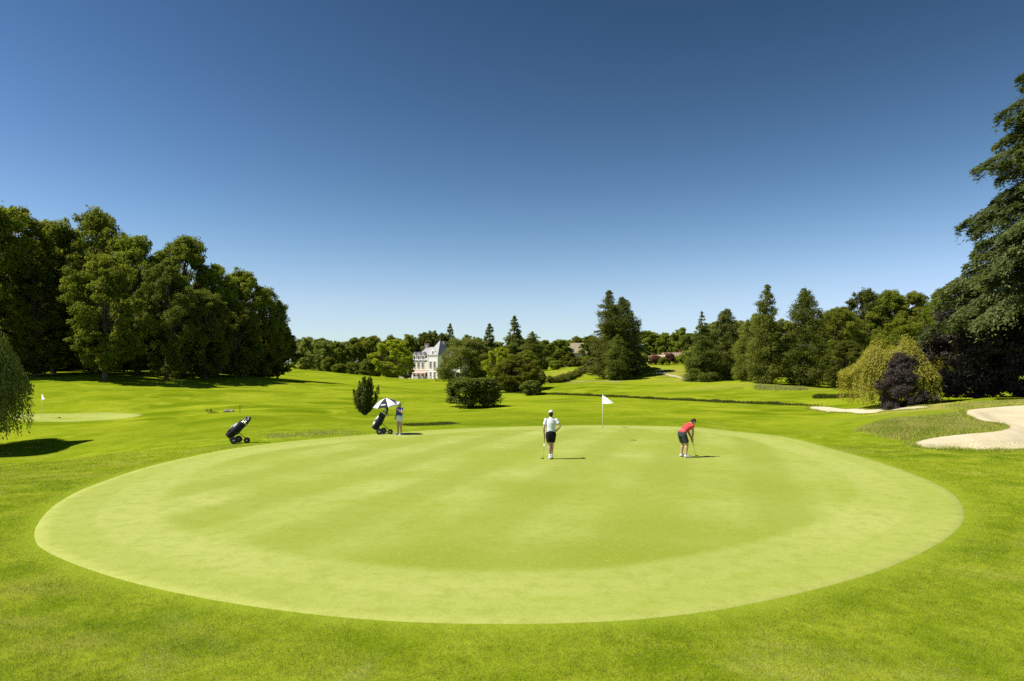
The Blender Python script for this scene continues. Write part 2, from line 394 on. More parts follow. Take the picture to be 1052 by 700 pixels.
class MB:
    """collects simple solids into one mesh"""
    def __init__(s): s.v = []; s.f = []; s.m = []
    def add(s, V, Fc, mi=0):
        o = len(s.v); s.v += [tuple(map(float, p)) for p in V]
        for f in Fc: s.f.append(tuple(i+o for i in f)); s.m.append(mi)
    def box(s, c, d, mi=0, rz=0.0, mat=None):
        x, y, z = (k/2 for k in d); ca, sa = math.cos(rz), math.sin(rz)
        P = [(-x,-y,-z),(x,-y,-z),(x,y,-z),(-x,y,-z),(-x,-y,z),(x,-y,z),(x,y,z),(-x,y,z)]
        if mat is not None: P = [Vector(c)+mat@Vector(p) for p in P]
        else: P = [(c[0]+p[0]*ca-p[1]*sa, c[1]+p[0]*sa+p[1]*ca, c[2]+p[2]) for p in P]
        s.add(P, [(0,3,2,1),(4,5,6,7),(0,1,5,4),(1,2,6,5),(2,3,7,6),(3,0,4,7)], mi)
    def tube(s, pts, rad, n=10, mi=0, side=None, cap=True):
        """swept tube; rad: number or (a, b) per point, a along SIDE"""
        P = [Vector(p) for p in pts]; V = []
        up0 = None
        for i, p in enumerate(P):
            d = (P[min(i+1, len(P)-1)]-P[max(i-1, 0)])
            d = d.normalized() if d.length > 1e-9 else Vector((0, 0, 1))
            if side is not None: a = Vector(side)-d*d.dot(Vector(side))
            elif up0 is None: a = d.orthogonal()
            else: a = up0-d*d.dot(up0)
            if a.length < 1e-6: a = d.orthogonal()
            a.normalize(); up0 = a; b = d.cross(a)
            r = rad[i] if hasattr(rad, '__len__') else rad
            ra, rb = r if hasattr(r, '__len__') else (r, r)
            for k in range(n):
                t = 2*PI*k/n; V.append(p+a*(ra*math.cos(t))+b*(rb*math.sin(t)))
        Fc = []
        for i in range(len(P)-1):
            for k in range(n):
                Fc.append((i*n+k, i*n+(k+1) % n, (i+1)*n+(k+1) % n, (i+1)*n+k))
        if cap:
            Fc.append(tuple(reversed(range(n)))); Fc.append(tuple((len(P)-1)*n+k for k in range(n)))
        s.add(V, Fc, mi)
    def ball(s, c, r, n=12, mi=0, rot=None):
        r = r if hasattr(r, '__len__') else (r, r, r)
        V = []; Fc = []; m = n//2
        for i in range(1, m):
            ph = PI*i/m
            for k in range(n):
                t = 2*PI*k/n; V.append(Vector((r[0]*math.sin(ph)*math.cos(t), r[1]*math.sin(ph)*math.sin(t), r[2]*math.cos(ph))))
        V += [Vector((0, 0, r[2])), Vector((0, 0, -r[2]))]
        T, B = len(V)-2, len(V)-1
        for i in range(m-2):
            for k in range(n): Fc.append((i*n+k, (i+1)*n+k, (i+1)*n+(k+1) % n, i*n+(k+1) % n))
        for k in range(n):
            Fc.append((T, k, (k+1) % n)); Fc.append((B, (m-2)*n+(k+1) % n, (m-2)*n+k))
        if rot is not None: V = [rot@v for v in V]
        s.add([v+Vector(c) for v in V], Fc, mi)
    def lathe(s, c, prof, n=20, mi=0, rot=None):
        V = []; Fc = []
        for r, z in prof:
            for k in range(n):
                t = 2*PI*k/n; V.append(Vector((r*math.cos(t), r*math.sin(t), z)))
        for i in range(len(prof)-1):
            for k in range(n): Fc.append((i*n+k, i*n+(k+1) % n, (i+1)*n+(k+1) % n, (i+1)*n+k))
        Fc.append(tuple(reversed(range(n)))); Fc.append(tuple((len(prof)-1)*n+k for k in range(n)))
        if rot is not None: V = [rot@v for v in V]
        s.add([v+Vector(c) for v in V], Fc, mi)
    def prism(s, poly, axis, a, b, mi=0):
        """polygon (2-D) extruded along AXIS from a to b"""
        n = len(poly)
        def P(u, v, w): return {'x': (w, u, v), 'y': (u, w, v), 'z': (u, v, w)}[axis]
        V = [P(u, v, a) for u, v in poly]+[P(u, v, b) for u, v in poly]
        Fc = [tuple(range(n)), tuple(reversed(range(n, 2*n)))]+[(i, i+n, (i+1) % n+n, (i+1) % n) for i in range(n)]
        s.add(V, Fc, mi)
    def mesh(s, name):
        me = bpy.data.meshes.new(name); me.from_pydata(s.v, [], s.f); me.update()
        import bmesh
        bm = bmesh.new(); bm.from_mesh(me)
        bmesh.ops.recalc_face_normals(bm, faces=bm.faces); bm.to_mesh(me); bm.free()
        me.polygons.foreach_set('material_index', np.array(s.m, np.int32))
        return me
    def build(s, name, mats, parent=None, sm=False):
        me = s.mesh(name)
        for m in (mats if isinstance(mats, (list, tuple)) else [mats]): me.materials.append(m)
        if sm: smooth(me)
        return link(name, me, None, parent)

def remeshed(mb, name, voxel, parent, iters=4):
    me = mb.mesh(name); o = bpy.data.objects.new(name, me); col.objects.link(o)
    r = o.modifiers.new('r', 'REMESH'); r.mode = 'VOXEL'; r.voxel_size = voxel
    s = o.modifiers.new('s', 'SMOOTH'); s.factor = 0.5; s.iterations = iters
    dg = bpy.context.evaluated_depsgraph_get()
    m2 = bpy.data.meshes.new_from_object(o.evaluated_get(dg))
    o.modifiers.clear(); o.data = m2; smooth(m2)
    if parent is not None: o.parent = parent
    return o

# ------------------------------------------------------------------ outlines on the ground
GREEN_PX = [(35,556),(38,538),(60,516),(100,497),(160,478),(230,463),(300,454),(380,447),(450,442),(520,439),(600,437.3),(660,437.8),(720,440),
 (790,447),(850,460),(900,474),(950,492),(980,508),(991,525),(988,540),(970,556),(930,577),(880,595),(810,613),(740,627),(660,637),(580,641),
 (500,642),(420,640),(340,634),(260,624),(190,612),(130,598),(80,582),(48,568)]
def flat(px, py):
    Y = CH*FOC/(py-HZ); return ((px-CX)*Y/FOC, Y)
GREEN = catmull([hit(*p) for p in GREEN_PX], 12)
GREEN2 = catmull([hit(*p) for p in [(20,432),(60,433.5),(105,432),(140,428.5),(146,426.5),(130,424.8),(90,424.6),(50,425.5),(15,427)]], 5)
BUNK = catmull([hit(*p) for p in [(995,421.5),(1025,418.5),(1060,416.5),(1110,416),(1130,440),(1110,462),(1052,461.5),(1010,463),(970,462),(945,459.5),(939,455.5),
  (955,451),(985,447),(1015,444.5),(1032,441.5),(1036,439),(1028,436),(1008,433),(996,429),(992,425)]], 4)
BUNK2 = catmull([hit(*p) for p in [(832,420),(850,423.5),(880,425),(905,423.5),(930,421),(955,419),(950,417.8),(920,419),(890,421),(865,420.3),(848,418.3),(836,418)]], 4)

def sheet(name, outline, step, zoff, mat, edge=False, dip=0.0):
    lo, hi = outline.min(0), outline.max(0)
    gx, gy = np.meshgrid(np.arange(lo[0], hi[0], step), np.arange(lo[1], hi[1], step))
    X, Y = gx.ravel()+RNG.uniform(-.1, .1, gx.size)*step, gy.ravel()+RNG.uniform(-.1, .1, gx.size)*step
    k = inside(outline, X, Y); X, Y = X[k], Y[k]
    d = edist(outline, X, Y); k = d > step*0.45; X, Y = X[k], Y[k]
    n = len(outline)
    tg = unit(np.roll(outline, -1, 0)-np.roll(outline, 1, 0)); area = np.sum(outline[:, 0]*np.roll(outline[:, 1], -1)-outline[:, 1]*np.roll(outline[:, 0], -1))
    inner = outline+np.c_[-tg[:, 1], tg[:, 0]]*np.sign(area)*0.04
    co = [Vector(p) for p in outline]+[Vector(p) for p in inner]+[Vector(p) for p in np.stack([X, Y], 1)]
    v, e, f, *_ = delaunay_2d_cdt(co, [(i, (i+1) % n) for i in range(n)]+[(n+i, n+(i+1) % n) for i in range(n)], [], 1, 1e-5)
    P = np.array([(p.x, p.y) for p in v]); ed = edist(outline, P[:, 0], P[:, 1])
    q_ = np.clip((ed-0.35)/1.2, 0, 1); Z = terr(P[:, 0], P[:, 1])+zoff*np.where(ed < .015, -0.9 if edge else 1, 1)-dip*q_*q_*(3-2*q_)
    me = np_mesh(name, np.c_[P, Z], tris=[t for t in f if len(t) == 3])
    if me.polygons[0].normal.z < 0: me.flip_normals()
    if edge:
        vert_attr(me, 'edge', ed); wn = np.zeros(len(ed))
        for px_, py_, sx_, sy_, a_ in ((640,572,3.2,1.6,1.0),(700,545,2.6,2.2,.7),(450,575,2.2,1.4,.8),(560,505,2.2,2.5,.55),(400,540,1.8,2.0,.5),(760,500,2.0,2.6,.5),(680,485,2.0,1.6,.4)):
            x_, y_ = flat(px_, py_); wn = np.maximum(wn, a_*np.exp(-((P[:, 0]-x_)/sx_)**2-((P[:, 1]-y_)/sy_)**2))
        vert_attr(me, 'worn', wn if outline is GREEN else wn*0)
    smooth(me)
    o = link(name, me, mat)
    tag(o, kind='structure')
    return o

# ------------------------------------------------------------------ ground
def build_ground():
    r = [0.6]
    while r[-1] < 1300: r.append(r[-1]*1.0105 + 0.004)
    r = np.array(r)
    fine = np.radians(np.arange(-46, 46.01, 0.2)); coarse = np.radians(np.arange(50, 311, 4.0))
    a = np.concatenate([fine, coarse])
    R, A = np.meshgrid(r, a, indexing='ij')
    X, Y = (R*np.sin(A)).ravel(), (R*np.cos(A)).ravel()
    Z = terr(X, Y)
    for B, dep in ((BUNK, 0.75), (BUNK2, 0.5)):
        lo, hi = B.min(0)-1, B.max(0)+1
        k = np.nonzero((X > lo[0]) & (X < hi[0]) & (Y > lo[1]) & (Y < hi[1]))[0]
        ins = inside(B, X[k], Y[k]); ed = edist(B, X[k], Y[k])
        Z[k] -= np.where(ins, np.clip((ed-.02)*6, 0, 1)*dep, 0)
    nr, na = len(r), len(a)
    i = np.arange(nr-1)[:, None]*na; j = np.arange(na)[None]; j2 = (j+1) % na
    Q = np.stack([i+j, i+na+j, i+na+j2, i+j2], -1).reshape(-1, 4)
    V = np.c_[X, Y, Z]
    V = np.vstack([V, [[0, 0, tz(0, 0)]]]); c = len(V)-1
    T = np.stack([np.full(na, c), np.arange(na), (np.arange(na)+1) % na], 1)
    me = np_mesh('ground', V, Q, T)
    if me.polygons[1000].normal.z < 0: me.flip_normals()
    smooth(me)
    Xv, Yv = V[:, 0], V[:, 1]
    dry = np.zeros(len(V)); lush = np.zeros(len(V))
    def spot(arr, px, py, sx, sy, amt):
        x, y = hit(px, py)
        arr += amt*np.exp(-((Xv-x)/sx)**2-((Yv-y)/sy)**2)
    for s in ((1000,414,6,2.2,.9),(1045,413,5,2.2,.9),(950,417,4,2,.6),(1000,436,3,1.0,.6),(960,432,3,1.5,.35),(690,383,6,14,.75),(705,391,6,6,.6),
              (590,392,10,5,.7),(575,412,2.0,2,.45),(745,397,8,4,.45),(840,400,5,5,.4),(580,383,7,10,.5),
              (40,605,1.0,.45,.5),(70,660,.5,.25,.6),(20,640,.5,.25,.6),(30,490,3,.7,.35),(110,478,2,.6,.3)):
        spot(dry, *s)
    for s in ((520,425,8,6,.55),(600,435,9,2.2,.7),(800,445,4,2.5,.5),(200,435,9,4,.35),(440,436,4,1.5,.8),(150,450,8,4,.4),(700,404,9,4,.5),(330,432,9,2,.5),(620,432,8,2,.4)):
        spot(lush, *s)
    ed = edist(GREEN, Xv, Yv)
    lush += 0.25*np.exp(-(ed/1.6)**2)
    fair = np.clip((np.hypot(Xv, Yv)-30)/25, 0, 1)*np.clip((ed-2)/6, 0, 1)
    vert_attr(me, 'collar', np.exp(-(ed/.40)**2)); vert_attr(me, 'dry', np.clip(dry, 0, 1)); vert_attr(me, 'lush', np.clip(lush, 0, 1)); vert_attr(me, 'fairway', fair)
    return tag(link('ground', me, M['ground']), kind='structure')
build_ground()
sheet('putting_green', GREEN, 0.3, 0.014, M['green'], True)
sheet('putting_green', GREEN2, 0.5, 0.03, M['green'], True)
sheet('sand_bunker', BUNK, 0.22, 0.012, M['sand'], False, 0.34)
sheet('sand_bunker', BUNK2, 0.3, 0.012, M['sand'], False, 0.18)

def strip(name, pts, w, mat, zoff=0.05):
    P = np.array(pts, float); Lr = []
    s = np.r_[0, np.cumsum(np.hypot(*np.diff(P, axis=0).T))]
    t = np.arange(0, s[-1], 0.8)
    Q = np.c_[np.interp(t, s, P[:, 0]), np.interp(t, s, P[:, 1])]
    d = unit(np.gradient(Q, axis=0)); nrm = np.c_[-d[:, 1], d[:, 0]]
    ww = w*(0.8+0.3*np.sin(t*0.7)+0.15*np.sin(t*2.1))/2
    cols = [Q+nrm*(ww*k)[:, None] for k in (-1, 0, 1)]
    V = np.concatenate(cols); V = np.c_[V, terr(V[:, 0], V[:, 1])+zoff]
    n = len(Q); F = []
    for k in (0, 1):
        for i in range(n-1): F.append((k*n+i, k*n+i+1, (k+1)*n+i+1, (k+1)*n+i))
    me = np_mesh(name, V, F)
    if me.polygons[0].normal.z < 0: me.flip_normals()
    return tag(link(name, me, mat), kind='structure')
strip('path', [hit(*p) for p in ((676,382.5),(690,386),(703,389),(720,391))], 1.6, M['path'])
strip('path', [hit(*p) for p in ((582,393),(600,392.5),(625,392.3),(640,393))], 1.6, M['path'])

# ------------------------------------------------------------------ grass blades (stuff)
def blades(name, X, Y, Z, H, W, mat, tint, lean=0.6):
    n = len(X); a = RNG.uniform(0, 2*PI, n); b = RNG.uniform(0, 2*PI, n)
    dx, dy = np.cos(a)*W/2, np.sin(a)*W/2
    ln = H*RNG.uniform(0.1, lean*1.6, n)
    B = np.c_[X, Y, Z]
    V = np.empty((n, 3, 3))
    V[:, 0] = B-np.c_[dx, dy, np.zeros(n)]; V[:, 1] = B+np.c_[dx, dy, np.zeros(n)]
    V[:, 2] = B+np.c_[np.cos(b)*ln, np.sin(b)*ln, H]
    me = np_mesh(name, V.reshape(-1, 3), tris=np.arange(3*n).reshape(-1, 3))
    face_attr(me, 'tint', tint)
    return tag(link(name, me, mat), kind='stuff')
def lawn():
    n = 620000
    Y = np.exp(RNG.uniform(math.log(5.2), math.log(30), n)); X = Y*RNG.uniform(-0.88, 0.88, n)
    ins = inside(GREEN, X, Y); d = edist(GREEN, X, Y)
    k = (~ins & (RNG.uniform(0, 1, n) < .35+d/.7)) | (ins & (d < RNG.exponential(0.04, n))); X, Y, d = X[k], Y[k], d[k]
    patch = 0.5+0.5*np.sin(X*2.3+np.sin(Y*1.7)*2)*np.sin(Y*2.9+np.sin(X*1.3)*2)
    H = RNG.uniform(0.018, 0.050, len(X))*(0.75+0.5*patch)*np.where(ins[k], np.clip(.5-d*4, .22, 1), np.clip(0.5+d/0.8, 0, 1))
    W = RNG.uniform(0.003, 0.006, len(X))*np.clip(Y/9, 0.9, 3.0)
    tag(blades('grass', X, Y, terr(X, Y)-0.003, H, W, M['lawn_blade'], RNG.uniform(0, 1, len(X)), 0.9),
        'short mown grass around the near side of the putting green', 'grass')
lawn()
def tufts(name, poly, n, h, w, mat, label, cut=None):
    P = np.array([hit(*p) for p in poly]); lo, hi = P.min(0), P.max(0)
    X = RNG.uniform(lo[0], hi[0], n*3); Y = RNG.uniform(lo[1], hi[1], n*3)
    k = inside(P, X, Y)&(RNG.uniform(0, 1, len(X)) < np.clip(edist(P, X, Y)/1.8, 0.04, 1))
    for c in cut or []: k &= ~inside(c, X, Y)
    X, Y = X[k][:n], Y[k][:n]
    ed = np.clip(edist(P, X, Y)/0.6, 0.25, 1)
    H = RNG.uniform(h*0.4, h, len(X))*np.clip(ed, .4, 1); W = RNG.uniform(w*0.6, w, len(X))
    cl = 0.5+0.5*np.sin(X*1.9+2*np.sin(Y*0.9))*np.sin(Y*2.2+1.5*np.sin(X*0.8))
    return tag(blades(name, X, Y, terr(X, Y)-0.01, H, W, mat, np.clip(RNG.normal(0.25, 0.2, len(X))+0.45*cl, 0, 1)), label, 'grass')
tufts('grass', [(872,443),(900,434),(940,428),(985,423),(994,425),(1000,431),(1030,437),(1036,439),(1030,442),(1010,445),(980,448),(950,453),(930,455),(900,450)],
      70000, 0.20, 0.028, M['rough_blade'], 'shaggy brownish rough grass on the tongue between the two arms of the bunker', [BUNK])
tufts('grass', [(955,418.5),(985,414),(1052,409.5),(1090,409.5),(1090,415),(1052,415.5),(1025,417),(998,420),(985,422)],
      24000, 0.15, 0.03, M['rough_blade'], 'dry brownish grass along the top rim of the right bunker', [BUNK, BUNK2])
def ribbon(pts, n, wid, h, w, mat, label):
    P = np.array([hit(*p) for p in pts]); s = np.r_[0, np.cumsum(np.hypot(*np.diff(P, axis=0).T))]
    t = RNG.uniform(0, s[-1], n); d = P[-1]-P[0]; d /= np.hypot(*d)
    off = RNG.normal(0, wid/2.5, n)*(0.75+0.25*np.sin(t*0.5))
    n_ = RNG.uniform(0, 1, n) < np.clip(np.minimum(t, s[-1]-t)/(s[-1]*.12), .05, 1); t, off, n = t[n_], off[n_], int(n_.sum())
    X = np.interp(t, s, P[:, 0])-d[1]*off; Y = np.interp(t, s, P[:, 1])+d[0]*off
    H = RNG.uniform(0.35, 1, n)*h*(0.85+0.12*np.sin(t*0.9)+0.12*np.sin(t*2.3))
    tag(blades('grass', X, Y, terr(X, Y)-0.01, H, RNG.uniform(w*.6, w, n), mat, np.clip(RNG.normal(.35, .25, n), 0, 1)), label, 'grass')
ribbon([(502,403.5),(530,404),(560,405),(600,406.5),(650,409),(700,411.5),(750,414),(800,416),(846,417.5)], 26000, 0.9, 0.42, 0.06, M['ditch_shade_blade'],
       'strip of long grass along the ditch behind the flag, coloured dark for the shaded bank')
ribbon([(414,437.5),(430,437),(450,436),(467,434.8)], 6000, 0.9, 0.16, 0.04, M['ditch_shade_blade'], 'longer grass coloured dark as a shadow line to the right of the woman in blue')  # shadow line of the hollow painted by the dark blade colour
ribbon([(268,450),(300,447.5),(330,445.5),(370,443)], 2600, 2.2, 0.13, 0.03, M['wispy_blade'], 'pale wispy grass between the two golf trolleys')
ribbon([(775,399),(800,400),(830,400.5)], 9000, 2.6, 0.7, 0.08, M['wispy_blade'], 'long pale grass at the foot of the two tall conifers')
def fringe(outline, n, h, w, mat, label):
    P = np.vstack([outline, outline[:1]]); s = np.r_[0, np.cumsum(np.hypot(*np.diff(P, axis=0).T))]
    t = RNG.uniform(0, s[-1], n); X = np.interp(t, s, P[:, 0])+RNG.normal(0, .16, n); Y = np.interp(t, s, P[:, 1])+RNG.normal(0, .16, n)
    k = ~inside(outline, X, Y) | (edist(outline, X, Y) < .05); X, Y, t = X[k], Y[k], t[k]
    tag(blades('grass', X, Y, terr(X, Y)-.01, RNG.uniform(.3, 1, len(X))*h*(.8+.3*np.sin(t*3)), RNG.uniform(w*.6, w, len(X)), mat, np.clip(RNG.normal(.3, .25, len(X)), 0, 1), .7), label, 'grass')
fringe(BUNK, 26000, .20, .028, M['rough_blade'], 'grass lip hanging over the edge of the large sand bunker')
fringe(BUNK2, 9000, .14, .03, M['rough_blade'], 'grass lip around the thin far sand bunker')
ribbon([(835,409.5),(860,409),(885,408)], 7000, 1.2, 0.6, 0.07, M['ditch_shade_blade'], 'dark reedy grass left of the golden weeping willow')

# ------------------------------------------------------------------ foliage
def leaves_mesh(name, C, Nn, size, aspect, tint, rng, T=None):
    n = len(C); Nn = unit(Nn)
    if T is None: T = rng.normal(size=(n, 3))
    T = unit(T-Nn*(T*Nn).sum(1, keepdims=True)); B = np.cross(Nn, T)
    s = (np.asarray(size)*np.ones(n))[:, None]/2
    V = np.empty((n, 4, 3))
    V[:, 0] = C+T*s; V[:, 1] = C+B*s*aspect; V[:, 2] = C-T*s; V[:, 3] = C-B*s*aspect
    me = np_mesh(name, V.reshape(-1, 3), np.arange(4*n).reshape(-1, 4))
    face_attr(me, 'tint', np.clip(tint, 0, 1))
    return me
def clump_leaves(rng, cen, rad, per, up=0.35, jit=0.6, out=None):
    """leaves spread through ellipsoidal clumps, thicker towards their outside"""
    k = len(cen)
    per = np.maximum((per*np.ones(k)).astype(int), 4)
    idx = np.repeat(np.arange(k), per); n = len(idx)
    d = unit(rng.normal(size=(n, 3)))
    rr = rng.uniform(0, 1, n)**0.42
    ww = 1+0.22*np.sin(d[:, 0]*5+idx)*np.sin(d[:, 1]*4+idx*1.7)+0.15*np.sin(d[:, 2]*7+idx*0.6)
    C = cen[idx]+d*rad[idx]*(rr*ww)[:, None]
    Nn = d*0.62+np.array([0, 0, up*2.2])+rng.normal(size=(n, 3))*jit
    ctint = rng.normal(0.48, 0.16, k)
    tint = ctint[idx]+rng.normal(0, 0.16, n)
    return C, Nn, tint
def trunk_mesh(name, h, r, limbs, rng, lean=0.02):
    mb = MB(); pts = []; rad = []
    for i in range(8):
        t = i/7; pts.append((rng.normal(0, lean)*h*t, rng.normal(0, lean)*h*t, h*t-0.3*(i == 0))); rad.append(r*(1-0.75*t)*(1.35 if i == 0 else 1))
    mb.tube(pts, rad, 9)
    for (t0, e, r0) in limbs:
        b = Vector(pts[0]).lerp(Vector(pts[-1]), t0); e = Vector(e)
        mid = b.lerp(e, 0.5)+Vector((rng.normal(0, .3), rng.normal(0, .3), 0.12*(e-b).length))
        mb.tube([b, mid, e], [r0, r0*0.6, r0*0.2], 6)
    me = mb.mesh(name); smooth(me); me.materials.append(M['bark'])
    return me

def proto(C, Nn, tint, size, aspect, rng, trunk, T=None):
    me = leaves_mesh('crown', C, Nn, size, aspect, tint, rng, T)
    me.materials.append(M['oak'])
    w = np.percentile(np.abs(np.r_[C[:, 0], C[:, 1]]), 98.5)*2
    return dict(crown=me, trunk=trunk, w=w, h=np.percentile(C[:, 2], 99.9))

def broad(seed, h=18.0, w=13.0, base=0.10, ncl=34, per=120, leaf=0.33, sq=2.2, peak=0.42, sub=8, lob=(.24, .42)):
    """limb-sized lobes, each made of smaller clumps of leaves"""
    rng = np.random.default_rng(seed); R = w/2
    lob_c = []; lob_r = []
    ph = rng.uniform(0, 6.28, 4)
    for i in range(ncl):
        t = ((i+rng.uniform(0, 1))/ncl)**0.95
        th = i*2.39996+rng.normal(0, .5)
        tt = t**(math.log(0.5)/math.log(peak))
        pr = max(0.0, 1-abs(2*tt-1)**sq)**0.6
        lobe = 1+0.20*math.sin(2*th+ph[0])+0.14*math.sin(3*th+ph[1]+4*t)+0.10*math.sin(9*t+ph[2]+th)
        cr = R*rng.uniform(*lob)
        rho = max(0.0, R*pr*lobe*rng.uniform(.75, 1.0)-cr*0.6)
        z = h*(base+(1-base)*t); z = min(z, h-cr*rng.uniform(.35, .9))
        lob_c.append((rho*math.cos(th), rho*math.sin(th), z)); lob_r.append(cr)
    cen = []; rad = []
    for c, cr in zip(lob_c, lob_r):
        ct = rng.normal(0, 1)
        for k in range(sub+int(rng.integers(0, 4))):
            d = unit(rng.normal(size=3)+np.array([c[0], c[1], 0])/R*0.7+np.array([0, 0, .25]))
            r = cr*rng.uniform(.28, .52)
            p = np.array(c)+d*cr*rng.uniform(.45, 1.05)*np.array([1.1, 1.1, .85])
            cen.append(p); rad.append((r*rng.uniform(.9, 1.35), r*rng.uniform(.9, 1.35), r*rng.uniform(.6, .95)))
        cen.append(np.array(c)); rad.append((cr*.8, cr*.8, cr*.7))
    cen = np.array(cen); rad = np.array(rad)
    C, Nn, tint = clump_leaves(rng, cen, rad, per*(rad[:, 0]/(R*0.14))**1.6, 0.30, 0.6)
    ok = C[:, 2] > h*base*0.6; C, Nn, tint = C[ok], Nn[ok], tint[ok]
    size = leaf*rng.uniform(0.6, 1.3, len(C))
    limbs = [(rng.uniform(.25, .85), np.array(lob_c[k])*np.array([.8, .8, .97]), h*0.008) for k in range(2, ncl, 2)]
    return proto(C, Nn, tint, size, 0.75, rng, trunk_mesh('trunk', h*0.82, h*0.02, limbs, rng))

def conifer(seed, h, prof, ncl=230, per=110, leaf=0.34, asp=0.4, droop=0.25, base=0.03, tier=0.0):
    """prof: list of (relative height, radius)"""
    rng = np.random.default_rng(seed)
    ts, rs = np.array(prof).T
    cen = []; rad = []
    nt_ = int(h/1.0)
    for i in range(ncl):
        t = rng.uniform(0, 1)**1.15
        if tier: t = (math.floor(t*nt_)+rng.normal(0.5, 0.16))/nt_
        t = min(max(t, 0.0), 0.985)
        R = np.interp(t, ts, rs); th = rng.uniform(0, 2*PI)
        q = rng.uniform(0.55, 1.05) if rng.random() < .8 else rng.uniform(0.1, .55)
        q *= 1+0.14*math.sin(3*th+11*t+seed)+0.10*math.sin(17*t+2*th)
        cr = min(max(R*0.36, 0.25), h*0.06)*rng.uniform(0.7, 1.25)
        rho = max(0, R*q-cr*0.5); z = h*(base+(1-base)*t)-droop*rho*0.5
        cen.append((rho*math.cos(th), rho*math.sin(th), max(z, 0.3))); rad.append((cr*1.1, cr*1.1, cr*rng.uniform(.6, 1.0)))
    for k in range(8):
        z = h*(0.93+0.065*k/7); cr = np.interp(0.97, ts, rs)*0.7+0.12
        cen.append((0, 0, z-cr*0.5)); rad.append((cr*(1.3-k/8), cr*(1.3-k/8), cr))
    cen = np.array(cen); rad = np.array(rad)
    C, Nn, tint = clump_leaves(rng, cen, rad, per*(rad[:, 0]/np.mean(rad[:, 0]))**1.7, 0.30, 0.5)
    dirn = C*np.array([1, 1, 0])+1e-6; T = unit(dirn)+np.array([0, 0, -droop*1.5])+rng.normal(size=C.shape)*0.5
    ok = C[:, 2] > 0.1; C, Nn, tint, T = C[ok], Nn[ok], tint[ok], T[ok]
    tr = trunk_mesh('trunk', h*0.93, h*0.017, [], rng, 0.0)
    return proto(C, Nn, tint, leaf*rng.uniform(.6, 1.3, len(C)), asp, rng, tr, T)

def weeping(seed, h, w, nst=420, leaf=0.20, lo=0.05, dens=46, asp=0.28, lump=0.0):
    rng = np.random.default_rng(seed); R = w/2
    Cs = []; Ts = []; tn = []
    ph = rng.uniform(0, 6.28, 3)
    for i in range(nst):
        th = rng.uniform(0, 2*PI); q = math.sqrt(rng.uniform(0.02, 1))
        lob = 1+0.14*math.sin(3*th+ph[0])+0.10*math.sin(5*th+ph[1])
        r = R*q*lob*0.94
        zt = h*(0.42+0.58*math.sqrt(max(0, 1-q*q*0.93)))*rng.uniform(0.9, 1.0)
        zt *= 1+lump*(math.sin(2.3*th+ph[2]+5*q)*.6+math.sin(5.1*th+ph[1])*.4)
        zb = h*rng.uniform(lo, lo+0.35) if q > 0.6 else h*rng.uniform(0.25, 0.6)
        n = int(dens*(zt-zb)/h)+4
        s = np.linspace(0, 1, n)
        # arch outwards first, then hang
        out = r+(0.09*R)*(1-np.exp(-s*4))
        z = zt-(zt-zb)*s
        sway = rng.normal(0, 0.05*R); c0 = rng.normal(0.5, 0.18)
        x = np.cos(th)*out+sway*s*np.sin(th); y = np.sin(th)*out-sway*s*np.cos(th)
        P = np.c_[x, y, z]+rng.normal(0, 0.055*h/5, (n, 3))
        Cs.append(P); Ts.append(np.tile([0, 0, -1.0], (n, 1))+rng.normal(0, .35, (n, 3))); tn.append(c0+rng.normal(0, .15, n))
    # top cap of arching twigs
    m = nst*16
    th = rng.uniform(0, 2*PI, m); q = np.sqrt(rng.uniform(0, 1, m))
    lob = 1+0.14*np.sin(3*th+ph[0])+0.10*np.sin(5*th+ph[1])
    zt = h*(0.42+0.58*np.sqrt(np.clip(1-q*q*.93, 0, 1)))*rng.uniform(.86, 1.0, m)*(1+0.04*np.sin(9*th)*np.sin(7*q))*(1+lump*(np.sin(2.3*th+ph[2]+5*q)*.6+np.sin(5.1*th+ph[1])*.4))
    P = np.c_[np.cos(th)*R*q*lob, np.sin(th)*R*q*lob, zt]
    Cs.append(P); Ts.append(np.c_[np.cos(th), np.sin(th), -q*1.4]+rng.normal(0, .4, (m, 3))); tn.append(rng.normal(.58, .18, m))
    C = np.concatenate(Cs); T = np.concatenate(Ts); tint = np.concatenate(tn)
    d = C*np.array([1, 1, 0]); Nn = unit(d+1e-6)*.8+np.array([0, 0, .75])+rng.normal(size=C.shape)*.55
    tr = trunk_mesh('trunk', h*0.75, h*0.035, [(rng.uniform(.5, .9), (R*.6*math.cos(a), R*.6*math.sin(a), h*.78), h*.012) for a in np.linspace(0, 5.5, 8)], rng)
    return proto(C, Nn, tint, leaf*rng.uniform(.7, 1.3, len(C)), asp, rng, tr, T)

